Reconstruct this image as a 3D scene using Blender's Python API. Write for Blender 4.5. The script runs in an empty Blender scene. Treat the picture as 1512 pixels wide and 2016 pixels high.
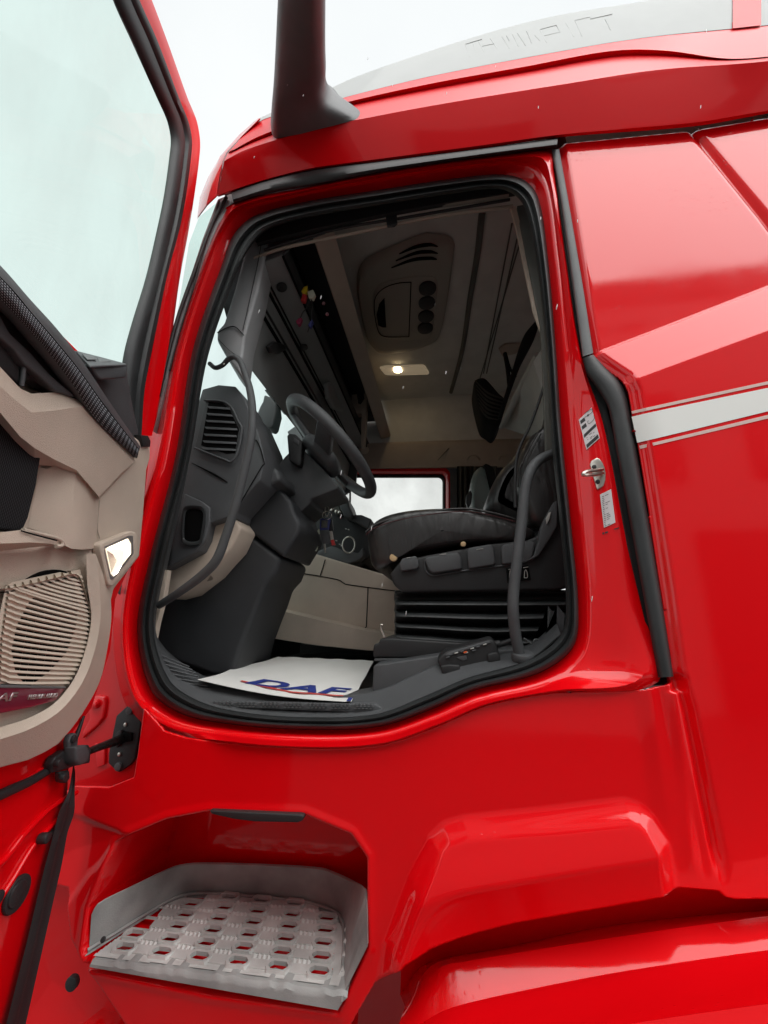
import bpy, bmesh, math, random
import numpy as np
from mathutils import Vector, Matrix
random.seed(4)
SC = bpy.context.scene
COL = SC.collection
R = math.radians

# ------------------------------------------------------------------ camera
F = 780.0; PITCH = R(15); YAW = R(8); CAM = Vector((0, 0, 1.6))
cp, sp, cy, sy = math.cos(PITCH), math.sin(PITCH), math.cos(YAW), math.sin(YAW)
FW = Vector((-sy*cp, cy*cp, sp)); RT = Vector((cy, sy, 0)); UP = Vector((sy*sp, -cy*sp, cp))
cam = bpy.data.cameras.new('camera'); camo = bpy.data.objects.new('camera', cam); COL.objects.link(camo)
cam.sensor_fit = 'VERTICAL'; cam.sensor_height = 36.0; cam.lens = 36.0*F/2016.0
cam.clip_start = 0.02; cam.clip_end = 500
M_ = Matrix((RT, UP, -FW)).transposed().to_4x4(); M_.translation = CAM
camo.matrix_world = M_
SC.camera = camo

# ------------------------------------------------------------------ world: overcast sky
SUN_EL, SUN_AZ = R(48), R(151)
W = bpy.data.worlds.new("World"); SC.world = W; W.use_nodes = True
nt = W.node_tree; nt.nodes.clear()
def wn(t, **k):
    n = nt.nodes.new(t)
    for a, b in k.items(): setattr(n, a, b)
    return n
sky = wn('ShaderNodeTexSky', sky_type='NISHITA', sun_disc=False, sun_elevation=SUN_EL, sun_rotation=SUN_AZ)
tc = wn('ShaderNodeTexCoord'); mp = wn('ShaderNodeMapping'); mp.inputs['Scale'].default_value = (1.1, 1.1, 2.2)
nz = wn('ShaderNodeTexNoise'); nz.inputs['Scale'].default_value = 1.3; nz.inputs['Detail'].default_value = 6; nz.inputs['Roughness'].default_value = .5
rp = wn('ShaderNodeValToRGB'); rp.color_ramp.elements[0].position = .3; rp.color_ramp.elements[1].position = .7
rp.color_ramp.elements[0].color = (5.2, 5.4, 5.4, 1); rp.color_ramp.elements[1].color = (6.0, 6.1, 6.05, 1)
mx = wn('ShaderNodeMix', data_type='RGBA'); mx.inputs[0].default_value = .93
bg = wn('ShaderNodeBackground'); bg.inputs[1].default_value = .085
wo = wn('ShaderNodeOutputWorld')
L = nt.links.new
L(tc.outputs['Generated'], mp.inputs[0]); L(mp.outputs[0], nz.inputs[0]); L(nz.outputs[0], rp.inputs[0])
# thinner, brighter cloud round the hidden sun
vd = wn('ShaderNodeVectorMath', operation='DOT_PRODUCT'); vd.inputs[1].default_value = Vector((.55*math.cos(SUN_EL), -math.cos(SUN_EL), math.sin(SUN_EL))).normalized()
gr = wn('ShaderNodeMapRange', interpolation_type='SMOOTHSTEP'); gr.inputs[1].default_value = .45; gr.inputs[2].default_value = 1.0; gr.inputs[3].default_value = 1.0; gr.inputs[4].default_value = 2.55
ml = wn('ShaderNodeVectorMath', operation='SCALE')
L(tc.outputs['Generated'], vd.inputs[0]); L(vd.outputs['Value'], gr.inputs[0]); L(mx.outputs[2], ml.inputs[0]); L(gr.outputs[0], ml.inputs[3])
L(sky.outputs[0], mx.inputs[6]); L(rp.outputs[0], mx.inputs[7]); L(ml.outputs[0], bg.inputs[0]); L(bg.outputs[0], wo.inputs[0])
sl = bpy.data.lights.new('sun', 'SUN'); sl.energy = 1.45; sl.angle = R(85); sl.color = (1, .97, .93)
so = bpy.data.objects.new('sun', sl); COL.objects.link(so)
sd = Vector((.55*math.cos(SUN_EL), -math.cos(SUN_EL), math.sin(SUN_EL)))
so.rotation_euler = sd.to_track_quat('Z', 'Y').to_euler()
SC.view_settings.view_transform = 'Standard'; SC.view_settings.look = 'None'
SC.view_settings.exposure = 1.1; SC.view_settings.gamma = 1.0
SC.cycles.max_bounces = 12; SC.cycles.transparent_max_bounces = 12

# ------------------------------------------------------------------ projection helpers: a direction met with a real plane
def ray(u, v):
    return FW + RT*((u-756)/F) + UP*((1008-v)/F)
def PP(u, v, p0, n):
    d = ray(u, v); return CAM + d*((Vector(p0)-CAM).dot(n)/d.dot(n))
def T(u, v, Y): return PP(u, v, (0, Y, 0), Vector((0, 1, 0)))
def TZ(u, v, Z): return PP(u, v, (0, 0, Z), Vector((0, 0, 1)))
def TX(u, v, X): return PP(u, v, (X, 0, 0), Vector((1, 0, 0)))
AL = R(80)
DH = Vector((-.869, 1.0, 0)); DD = Vector((math.cos(AL), -math.sin(AL), 0)); DN = Vector((math.sin(AL), math.cos(AL), 0))
def DT(u, v, off=0.0):
    p = PP(u, v, DH+DN*off, DN)
    if u < -50: p = p+DD*(.86-(p-DH).dot(DD))      # pieces that leave the view run on to the door's rear edge
    return p
def DW(t, z, off=0.0): return DH+DD*t+DN*off+Vector((0, 0, z))

# ------------------------------------------------------------------ materials
def mat(name, col, rough=.5, metal=0, coat=0, coat_ior=1.5, spec=.5, grain=0, gscale=900, var=0, emis=None, es=0, coat_rough=.03):
    m = bpy.data.materials.new(name); m.use_nodes = True
    n = m.node_tree; b = n.nodes['Principled BSDF']
    b.inputs['Base Color'].default_value = (*col, 1); b.inputs['Roughness'].default_value = rough
    b.inputs['Metallic'].default_value = metal; b.inputs['Coat Weight'].default_value = coat
    b.inputs['Coat IOR'].default_value = coat_ior; b.inputs['Coat Roughness'].default_value = coat_rough
    b.inputs['Specular IOR Level'].default_value = spec
    if emis: b.inputs['Emission Color'].default_value = (*emis, 1); b.inputs['Emission Strength'].default_value = es
    tcn = n.nodes.new('ShaderNodeTexCoord')
    if grain:
        t = n.nodes.new('ShaderNodeTexNoise'); t.inputs['Scale'].default_value = gscale; t.inputs['Detail'].default_value = 3
        bp = n.nodes.new('ShaderNodeBump'); bp.inputs['Strength'].default_value = grain; bp.inputs['Distance'].default_value = .002
        n.links.new(tcn.outputs['Object'], t.inputs[0]); n.links.new(t.outputs[0], bp.inputs['Height'])
        n.links.new(bp.outputs[0], b.inputs['Normal'])
    if var:
        t = n.nodes.new('ShaderNodeTexNoise'); t.inputs['Scale'].default_value = 9; t.inputs['Detail'].default_value = 7
        r = n.nodes.new('ShaderNodeValToRGB'); r.color_ramp.elements[0].position = .35; r.color_ramp.elements[1].position = .7
        r.color_ramp.elements[0].color = (*[c*(1-var) for c in col], 1); r.color_ramp.elements[1].color = (*[min(1, c*(1+var)) for c in col], 1)
        n.links.new(tcn.outputs['Object'], t.inputs[0]); n.links.new(t.outputs[0], r.inputs[0]); n.links.new(r.outputs[0], b.inputs['Base Color'])
    return m
def m_node(m): return m.node_tree, m.node_tree.nodes['Principled BSDF']
RED = mat('red_paint', (.84, .0012, .005), .42, 0, 1, 1.49, .05)
# faint orange peel, road film on the paint
n, b = m_node(RED)
t = n.nodes.new('ShaderNodeTexNoise'); t.inputs['Scale'].default_value = 260; t.inputs['Detail'].default_value = 2
tcn = n.nodes.new('ShaderNodeTexCoord'); bp = n.nodes.new('ShaderNodeBump'); bp.inputs['Strength'].default_value = .05; bp.inputs['Distance'].default_value = .0006
n.links.new(tcn.outputs['Object'], t.inputs[0]); n.links.new(t.outputs[0], bp.inputs['Height']); n.links.new(bp.outputs[0], b.inputs['Coat Normal'])
vo = n.nodes.new('ShaderNodeTexVoronoi'); vo.inputs['Scale'].default_value = 75
vr = n.nodes.new('ShaderNodeMapRange'); vr.inputs[1].default_value = .20; vr.inputs[2].default_value = .06; vr.inputs[3].default_value = 0; vr.inputs[4].default_value = 1
pn = n.nodes.new('ShaderNodeTexNoise'); pn.inputs['Scale'].default_value = 3.2; pn.inputs['Detail'].default_value = 4
pr_ = n.nodes.new('ShaderNodeMapRange'); pr_.inputs[1].default_value = .52; pr_.inputs[2].default_value = .72
vm = n.nodes.new('ShaderNodeMath'); vm.operation = 'MULTIPLY'
b3 = n.nodes.new('ShaderNodeBump'); b3.inputs['Strength'].default_value = .5; b3.inputs['Distance'].default_value = .0012
n.links.new(tcn.outputs['Object'], vo.inputs[0]); n.links.new(vo.outputs['Distance'], vr.inputs[0]); n.links.new(tcn.outputs['Object'], pn.inputs[0]); n.links.new(pn.outputs[0], pr_.inputs[0])
n.links.new(vr.outputs[0], vm.inputs[0]); n.links.new(pr_.outputs[0], vm.inputs[1]); n.links.new(vm.outputs[0], b3.inputs['Height']); n.links.new(bp.outputs[0], b3.inputs['Normal']); n.links.new(b3.outputs[0], b.inputs['Coat Normal'])
t2 = n.nodes.new('ShaderNodeTexNoise'); t2.inputs['Scale'].default_value = 5; t2.inputs['Detail'].default_value = 8; t2.inputs['Roughness'].default_value = .7
mr = n.nodes.new('ShaderNodeMapRange'); mr.inputs[1].default_value = .35; mr.inputs[2].default_value = .75; mr.inputs[3].default_value = .02; mr.inputs[4].default_value = .13
n.links.new(tcn.outputs['Object'], t2.inputs[0]); n.links.new(t2.outputs[0], mr.inputs[0]); n.links.new(mr.outputs[0], b.inputs['Coat Roughness'])
ROOFR = mat('red_roof_paint', (.80, .002, .008), .45, 0, .3, 1.4, .15, coat_rough=.2)
REDM = mat('red_inner_paint', (.70, .0015, .006), .4, 0, .7, 1.6, .3, grain=.06, gscale=400)
RUBBER = mat('black_rubber', (.024, .026, .027), .5, spec=.5, grain=.12, gscale=1500, var=.25)
COLP = mat('column_plastic', (.038, .040, .044), .5, spec=.45, grain=.45, gscale=1700, var=.1)
BLACKP = mat('black_plastic', (.024, .024, .025), .45, spec=.4, grain=.3, gscale=1600)
GREYP = mat('charcoal_plastic', (.075, .078, .082), .5, spec=.45, grain=.45, gscale=1700, var=.12)
DGREY = mat('slate_plastic', (.088, .091, .096), .48, spec=.5, grain=.35, gscale=1500, var=.1)
MIDG = mat('grey_plastic_trim', (.14, .145, .148), .5, spec=.4, grain=.3, gscale=1500, var=.12)
OHG = mat('overhead_plastic', (.25, .255, .25), .6, spec=.35, grain=.4, gscale=1300, var=.06)
MIRG = mat('mirror_display_plastic', (.36, .365, .37), .5, spec=.4, grain=.3, gscale=1500)
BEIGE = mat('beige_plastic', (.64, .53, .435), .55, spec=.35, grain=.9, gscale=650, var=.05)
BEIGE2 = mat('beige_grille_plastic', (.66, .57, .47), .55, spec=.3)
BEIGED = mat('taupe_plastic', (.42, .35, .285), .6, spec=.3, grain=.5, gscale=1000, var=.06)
CEIL = mat('ceiling_fabric', (.62, .62, .58), .95, spec=.1, grain=.5, gscale=1800, var=.06)
CEILD = mat('overhead_console_plastic', (.12, .12, .105), .6, spec=.3, grain=.4, gscale=1200, var=.08)
CEILB = mat('roof_hatch_plastic', (.36, .335, .29), .6, spec=.25, grain=.4, gscale=1200)
HOLE = mat('deep_black', (.004, .004, .004), .8, spec=.1)
STEEL = mat('plated_steel', (.62, .58, .52), .28, 1, grain=.1, gscale=300, var=.25)
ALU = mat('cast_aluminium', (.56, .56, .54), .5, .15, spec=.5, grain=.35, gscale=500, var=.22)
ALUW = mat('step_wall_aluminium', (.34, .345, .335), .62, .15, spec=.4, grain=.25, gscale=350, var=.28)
ROOFG = mat('light_grey_deflector_paint', (.46, .48, .47), .6, 0, .15, 1.5, .3, var=.03)
WHITEV = mat('white_decal_vinyl', (.90, .90, .86), .65, spec=.2)
PINKV = mat('pale_outline_vinyl', (.80, .55, .50), .4)
PAPER = mat('mat_paper', (.80, .79, .76), .8, spec=.2, grain=.3, gscale=60)
BLUEI = mat('blue_ink', (.02, .04, .25), .6)
REDI = mat('red_ink', (.60, .07, .06), .6)
LABELW = mat('white_label', (.76, .72, .73), .45)
LABELK = mat('label_print', (.03, .028, .03), .5)
BURG = mat('burgundy_trim_film', (.17, .015, .035), .25, 0, .6)
CHR = mat('silver_lettering', (.55, .5, .5), .3, .8)
ORNG = mat('orange_button', (.8, .12, .02), .4)
YEL = mat('yellow_plug', (.65, .45, .02), .5)
WPLUG = mat('white_plug', (.6, .62, .5), .5)
RPLUG = mat('red_plug', (.5, .03, .03), .5)
PPLUG = mat('magenta_plug', (.25, .015, .06), .5)
BPLUG = mat('blue_plug', (.04, .05, .2), .5)
WOOD = mat('cream_cap', (.6, .42, .22), .5)
LEDGE = mat('pale_panel_edge', (.45, .45, .42), .5)
CURT = mat('curtain_cloth', (.075, .07, .062), .95, spec=.1, grain=.4, gscale=700)
BAGC = mat('black_net_cloth', (.016, .0155, .015), .9, spec=.2, grain=.5, gscale=500)
LEATH = mat('black_leather', (.026, .024, .0235), .36, spec=.6)
n, b = m_node(LEATH)
tcn = n.nodes.new('ShaderNodeTexCoord'); mpp = n.nodes.new('ShaderNodeMapping'); mpp.inputs['Scale'].default_value = (2.6, 1, .7); mpp.inputs['Rotation'].default_value = (0, R(14), 0)
n1 = n.nodes.new('ShaderNodeTexNoise'); n1.inputs['Scale'].default_value = 8; n1.inputs['Detail'].default_value = 2.5; n1.inputs['Distortion'].default_value = .6
n2 = n.nodes.new('ShaderNodeTexVoronoi'); n2.inputs['Scale'].default_value = 420
b1 = n.nodes.new('ShaderNodeBump'); b1.inputs['Strength'].default_value = .55; b1.inputs['Distance'].default_value = .015
b2 = n.nodes.new('ShaderNodeBump'); b2.inputs['Strength'].default_value = .25; b2.inputs['Distance'].default_value = .001
for a, c in ((tcn.outputs['Object'], mpp.inputs[0]), (mpp.outputs[0], n1.inputs[0]), (tcn.outputs['Object'], n2.inputs[0]), (n1.outputs[0], b1.inputs['Height']),
             (n2.outputs[0], b2.inputs['Height']), (b1.outputs[0], b2.inputs['Normal']), (b2.outputs[0], b.inputs['Normal'])): n.links.new(a, c)
PSEAT = mat('grey_green_seat_vinyl', (.20, .23, .215), .5)
# dotted armrest fabric
DOTF = mat('dotted_fabric', (.03, .03, .034), .8, spec=.2)
n, b = m_node(DOTF)
uvn = n.nodes.new('ShaderNodeUVMap'); sep = n.nodes.new('ShaderNodeSeparateXYZ'); n.links.new(uvn.outputs[0], sep.inputs[0])
def mth(op, a=None, bb=None, va=None, vb=None):
    q = n.nodes.new('ShaderNodeMath'); q.operation = op
    if a is not None: n.links.new(a, q.inputs[0])
    if va is not None: q.inputs[0].default_value = va
    if bb is not None: n.links.new(bb, q.inputs[1])
    if vb is not None: q.inputs[1].default_value = vb
    return q.outputs[0]
fx = mth('FRACT', mth('MULTIPLY', sep.outputs[0], vb=70)); fy = mth('FRACT', mth('MULTIPLY', sep.outputs[1], vb=8))
dm = mth('MULTIPLY', mth('LESS_THAN', mth('ABSOLUTE', mth('SUBTRACT', fx, vb=.5)), vb=.26), mth('LESS_THAN', mth('ABSOLUTE', mth('SUBTRACT', fy, vb=.5)), vb=.2))
mc = n.nodes.new('ShaderNodeMix'); mc.data_type = 'RGBA'; mc.inputs[6].default_value = (.028, .028, .032, 1); mc.inputs[7].default_value = (.34, .36, .38, 1)
n.links.new(dm, mc.inputs[0]); n.links.new(mc.outputs[2], b.inputs['Base Color'])
# woven pocket fabric
WEAVE = mat('ribbed_fabric', (.012, .012, .013), .9, spec=.1)
n, b = m_node(WEAVE)
tcn = n.nodes.new('ShaderNodeTexCoord')
wv = n.nodes.new('ShaderNodeTexWave'); wv.bands_direction = 'Y'; wv.inputs['Scale'].default_value = 95; wv.inputs['Distortion'].default_value = .6
wz = n.nodes.new('ShaderNodeTexWave'); wz.bands_direction = 'Z'; wz.inputs['Scale'].default_value = 130; wz.inputs['Distortion'].default_value = .8
mm = n.nodes.new('ShaderNodeMath'); mm.operation = 'MULTIPLY'
rr = n.nodes.new('ShaderNodeValToRGB'); rr.color_ramp.elements[0].color = (.006, .006, .007, 1); rr.color_ramp.elements[1].color = (.075, .075, .078, 1)
n.links.new(tcn.outputs['Object'], wv.inputs[0]); n.links.new(tcn.outputs['Object'], wz.inputs[0]); n.links.new(wv.outputs[1], mm.inputs[0]); n.links.new(wz.outputs[1], mm.inputs[1])
n.links.new(mm.outputs[0], rr.inputs[0]); n.links.new(rr.outputs[0], b.inputs['Base Color'])
def glassmat(name, tint, refl=.08):
    m = bpy.data.materials.new(name); m.use_nodes = True; n = m.node_tree; n.nodes.clear()
    tr = n.nodes.new('ShaderNodeBsdfTransparent'); tr.inputs[0].default_value = (*tint, 1)
    gl = n.nodes.new('ShaderNodeBsdfGlossy'); gl.inputs['Roughness'].default_value = .02
    lw = n.nodes.new('ShaderNodeLayerWeight'); lw.inputs[0].default_value = .5
    pw_ = n.nodes.new('ShaderNodeMath'); pw_.operation = 'POWER'; pw_.inputs[1].default_value = 5
    fr = n.nodes.new('ShaderNodeMath'); fr.operation = 'MULTIPLY_ADD'; fr.inputs[1].default_value = .5; fr.inputs[2].default_value = .03
    n.links.new(lw.outputs['Facing'], pw_.inputs[0]); n.links.new(pw_.outputs[0], fr.inputs[0])
    ms = n.nodes.new('ShaderNodeMixShader'); o = n.nodes.new('ShaderNodeOutputMaterial')
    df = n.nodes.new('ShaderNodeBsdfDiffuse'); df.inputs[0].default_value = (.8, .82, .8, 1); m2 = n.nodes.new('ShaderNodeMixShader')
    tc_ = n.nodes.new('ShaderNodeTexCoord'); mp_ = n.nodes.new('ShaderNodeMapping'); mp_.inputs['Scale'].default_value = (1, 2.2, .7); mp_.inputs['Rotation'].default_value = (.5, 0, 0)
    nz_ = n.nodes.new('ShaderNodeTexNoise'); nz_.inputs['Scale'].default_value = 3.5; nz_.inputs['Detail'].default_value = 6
    mr_ = n.nodes.new('ShaderNodeMapRange'); mr_.inputs[1].default_value = .4; mr_.inputs[2].default_value = .7; mr_.inputs[3].default_value = .0; mr_.inputs[4].default_value = refl*1.6  # pale noise film mixed into the glass colour imitates streaky reflections
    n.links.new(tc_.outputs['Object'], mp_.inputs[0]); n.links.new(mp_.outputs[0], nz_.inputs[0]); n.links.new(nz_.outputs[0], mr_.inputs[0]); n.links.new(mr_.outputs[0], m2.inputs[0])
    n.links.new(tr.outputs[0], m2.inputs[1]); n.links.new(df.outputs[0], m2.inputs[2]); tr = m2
    n.links.new(fr.outputs[0], ms.inputs[0]); n.links.new(tr.outputs[0], ms.inputs[1]); n.links.new(gl.outputs[0], ms.inputs[2]); n.links.new(ms.outputs[0], o.inputs[0])
    return m
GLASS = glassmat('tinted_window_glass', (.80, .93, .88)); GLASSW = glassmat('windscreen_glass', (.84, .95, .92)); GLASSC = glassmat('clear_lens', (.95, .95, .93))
LAMPD = mat('door_lamp_glow', (.9, .85, .75), .3, emis=(1, .90, .70), es=2.6)
LAMPDS = mat('door_lamp_reflector', (.75, .72, .62), .25, .3, emis=(1, .86, .62), es=.55)
LAMPC = mat('cabin_lamp_glow', (.9, .8, .6), .3, emis=(1, .76, .45), es=16)
LAMPCS = mat('cabin_lamp_lens', (.30, .28, .25), .25, 0, .5, emis=(1, .78, .5), es=.08)

# ------------------------------------------------------------------ mesh helpers
def link(name, me, m, parent=None, sharp=35, uv=False):
    me.materials.append(m)
    for p in me.polygons: p.use_smooth = True
    if sharp: me.set_sharp_from_angle(angle=R(sharp))
    o = bpy.data.objects.new(name, me); COL.objects.link(o)
    if parent:
        o.parent = parent
        if parent.type == 'EMPTY': o.matrix_parent_inverse = Matrix.Translation(-parent.location)
        else: o.matrix_parent_inverse = Matrix.Translation(-parent.matrix_parent_inverse.translation) if False else Matrix.Identity(4)
    return o
def mesh(name, vs, fs, m, parent=None, sharp=35):
    me = bpy.data.meshes.new(name); me.from_pydata([tuple(v) for v in vs], [], fs); me.validate(); me.update()
    return link(name, me, m, parent, sharp)
def bm_out(name, bm, m, parent, sharp=35):
    bmesh.ops.recalc_face_normals(bm, faces=bm.faces)
    me = bpy.data.meshes.new(name); bm.to_mesh(me); bm.free()
    return link(name, me, m, parent, sharp)
def cr(pts, n, closed=False):
    """Catmull-Rom through pts, n samples spread by arc length of the control polygon"""
    P = [np.array(p, float) for p in pts]; k = len(P)
    out = []; segs = k if closed else k-1
    D = []
    for i in range(segs):
        p0 = P[(i-1) % k] if (closed or i > 0) else P[0]*2-P[1]
        p1 = P[i]; p2 = P[(i+1) % k]
        p3 = P[(i+2) % k] if (closed or i+2 < k) else P[-1]*2-P[-2]
        for j in range(12):
            t = j/12.; D.append(.5*((2*p1)+(-p0+p2)*t+(2*p0-5*p1+4*p2-p3)*t*t+(-p0+3*p1-3*p2+p3)*t**3))
    D.append(P[0] if closed else P[-1]); D = np.array(D)
    s = np.concatenate([[0], np.cumsum(np.linalg.norm(np.diff(D, axis=0), axis=1))])
    q = np.linspace(0, s[-1], n+1)[:-1] if closed else np.linspace(0, s[-1], n)
    return [Vector([np.interp(x, s, D[:, c]) for c in range(D.shape[1])]) for x in q]
def crseg(pts, per, closed=True):
    """Catmull-Rom, `per` samples on every control span (keeps stations matched between rings)"""
    P = [Vector(p) for p in pts]; k = len(P); out = []
    for i in range(k if closed else k-1):
        p0 = P[(i-1) % k]; p1 = P[i]; p2 = P[(i+1) % k]; p3 = P[(i+2) % k]
        if not closed and i == 0: p0 = p1*2-p2
        if not closed and i == k-2: p3 = p2*2-p1
        # centripetal-ish damping by limiting tangents
        d = (p2-p1).length; t1 = (p2-p0); t2 = (p3-p1)
        l1 = (p1-p0).length+d; l2 = (p3-p2).length+d
        t1 = t1*(d/l1) if l1 > 0 else t1; t2 = t2*(d/l2) if l2 > 0 else t2
        for j in range(per):
            t = j/per; h1 = 2*t**3-3*t*t+1; h2 = t**3-2*t*t+t; h3 = -2*t**3+3*t*t; h4 = t**3-t*t
            out.append(p1*h1+t1*h2+p2*h3+t2*h4)
    if not closed: out.append(P[-1])
    return out
def skin(name, rings, m, parent, closed=True, sharp=35, solid=0, cap=False):
    n = len(rings[0]); vs = [v for r in rings for v in r]; fs = []
    for i in range(len(rings)-1):
        for j in range(n if closed else n-1):
            a = i*n+j; b_ = i*n+(j+1) % n; fs.append((a, b_, b_+n, a+n))
    if cap: fs.append(tuple(range(n))); fs.append(tuple((len(rings)-1)*n+j for j in range(n)))
    o = mesh(name, vs, fs, m, parent, sharp)
    if solid:
        s = o.modifiers.new('s', 'SOLIDIFY'); s.thickness = solid; s.offset = 0; s.use_rim = False
    return o
def slab(name, pts, ext, m, parent=None, bevel=.004, seg=3, sharp=40):
    """solid with face pts, pushed back by vector ext"""
    ext = Vector(ext); pts = [Vector(p) for p in pts]
    bm = bmesh.new(); a = [bm.verts.new(p) for p in pts]; c = [bm.verts.new(p+ext) for p in pts]; n = len(pts)
    bm.faces.new(a); bm.faces.new(c[::-1])
    for i in range(n): bm.faces.new((a[i], c[i], c[(i+1) % n], a[(i+1) % n]))
    bmesh.ops.recalc_face_normals(bm, faces=bm.faces)
    if bevel:
        es = [e for e in bm.edges if e.calc_face_angle(0) > R(25)]
        bmesh.ops.bevel(bm, geom=es, offset=bevel, segments=seg, profile=.5, affect='EDGES', clamp_overlap=True)
    bmesh.ops.triangulate(bm, faces=[f for f in bm.faces if len(f.verts) > 4])
    return bm_out(name, bm, m, parent, sharp)
def uslab(name, uvs, Y, th, m, parent=None, bevel=.004, seg=3):
    """outline whose corners lie on the plane y = Y; th is real thickness into the cab"""
    return slab(name, [T(u, v, Y) for u, v in uvs], (0, th, 0), m, parent, bevel, seg)
def dslab(name, uvs, off, th, m, parent=None, bevel=.004, seg=3):
    """outline on the open door's plane, off above it, th thick towards the outside skin"""
    return slab(name, [DT(u, v, off) for u, v in uvs], -DN*th, m, parent, bevel, seg)
def pillow(name, pts, ext, m, parent, r=.05, rings=5, samples=64, dome=.0):
    """closed outline with generously rounded edges on both sides"""
    ext = Vector(ext); P = cr(pts, samples, True); c = sum(P, Vector())/len(P); size = sum((p-c).length for p in P)/len(P); en = ext.normalized(); Lx = ext.length
    rs = []
    def ring(k, d): return [c+(p-c)*k+en*d for p in P]
    rs.append(ring(.02, -dome*1.0))
    rs.append(ring(.45, -dome*.75)); rs.append(ring(.7, -dome*.4))
    for i in range(rings+1):
        a = i/rings*math.pi/2; rs.append(ring(1-(r/size)*(1-math.sin(a)), r*(1-math.cos(a))))
    for i in range(rings+1):
        a = i/rings*math.pi/2; rs.append(ring(1-(r/size)*(1-math.cos(a)), Lx-r+r*math.sin(a)))
    rs.append(ring(.5, Lx)); rs.append(ring(.02, Lx))
    return skin(name, rs, m, parent, True, 60)
def tube(name, path, r, m, parent, n=12, per=8, closed=False, straight=False):
    P = [Vector(p) for p in path]
    if not isinstance(r, (list, tuple)): r = [r]*len(P)
    Q = [Vector((*p, rr_)) for p, rr_ in zip(P, r)]
    S = [Vector(q) for q in Q] if straight else crseg(Q, per, closed)
    C = [Vector(s[:3]) for s in S]; rad = [s[3] for s in S]; k = len(C)
    rings = []; up = Vector((0, 0, 1)); prev = None
    for i in range(k):
        a = C[(i-1) % k] if (closed or i > 0) else C[i]; b_ = C[(i+1) % k] if (closed or i < k-1) else C[i]
        t = (b_-a).normalized()
        if prev is None:
            x = t.cross(up);  x = t.cross(Vector((1, 0, 0))) if x.length < .1 else x
        else: x = prev-t*prev.dot(t)
        x.normalize(); prev = x; y = t.cross(x)
        rings.append([C[i]+(x*math.cos(2*math.pi*j/n)+y*math.sin(2*math.pi*j/n))*rad[i] for j in range(n)])
    if closed: rings.append(rings[0]); return skin(name, rings, m, parent, True, 60)
    return skin(name, rings, m, parent, True, 60, cap=True)
def join(name, objs, parent=None):
    """merge helper-built pieces of ONE part into one mesh"""
    bm = bmesh.new(); mats = []
    for o in objs:
        me = o.data; base = len(mats); mats += list(me.materials)
        t_ = bmesh.new(); t_.from_mesh(me)
        for f in t_.faces: f.material_index += base
        tm = bpy.data.meshes.new('t'); t_.to_mesh(tm); t_.free(); bm.from_mesh(tm); bpy.data.meshes.remove(tm)
    me = bpy.data.meshes.new(name); bm.to_mesh(me); bm.free()
    for mm_ in mats: me.materials.append(mm_)
    for o in objs: bpy.data.objects.remove(o)
    o = bpy.data.objects.new(name, me); COL.objects.link(o)
    if parent:
        o.parent = parent
        if parent.type == 'EMPTY': o.matrix_parent_inverse = Matrix.Translation(-parent.location)
    return o
def disc(name, c, nrm, r, th, m, parent, n=24, bev=.002, sq=1.0):
    nrm = Vector(nrm).normalized(); x = nrm.cross(Vector((0, 0, 1)));  x = Vector((1, 0, 0)) if x.length < .1 else x.normalized(); y = nrm.cross(x)
    pts = [Vector(c)+x*r*sq*math.cos(2*math.pi*i/n)+y*r*math.sin(2*math.pi*i/n) for i in range(n)]
    return slab(name, pts, -nrm*th, m, parent, min(bev, th*.4), 2, 30)
def quadmap(q, s, t):
    bl, br, tr_, tl = q; return bl*(1-s)*(1-t)+br*s*(1-t)+tr_*s*t+tl*(1-s)*t
def text(name, body, q, lift, th, m, parent, bold=.0, shear=0):
    """lettering lying on the real quad q = (bottom left, bottom right, top right, top left)"""
    cu = bpy.data.curves.new(name, 'FONT'); cu.body = body; cu.offset = bold; cu.shear = shear; cu.resolution_u = 3
    o = bpy.data.objects.new(name, cu); COL.objects.link(o)
    me = o.evaluated_get(bpy.context.evaluated_depsgraph_get()).to_mesh()
    vs = [v.co.copy() for v in me.vertices]; fs = [tuple(p.vertices) for p in me.polygons]
    bpy.data.objects.remove(o)
    x0 = min(v.x for v in vs); x1 = max(v.x for v in vs); y0 = min(v.y for v in vs); y1 = max(v.y for v in vs)
    q = [Vector(p)+Vector(lift) for p in q]
    V = [quadmap(q, (v.x-x0)/(x1-x0), (v.y-y0)/(y1-y0)) for v in vs]
    ob = mesh(name, V, fs, m, parent, 0)
    if th: s = ob.modifiers.new('s', 'SOLIDIFY'); s.thickness = th; s.offset = 0
    return ob
def empty(name, loc, label, cat, group=None):
    o = bpy.data.objects.new(name, None); COL.objects.link(o); o.location = loc; o.empty_display_size = .2
    o['label'] = label; o['category'] = cat
    if group: o['group'] = group
    return o
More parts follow.
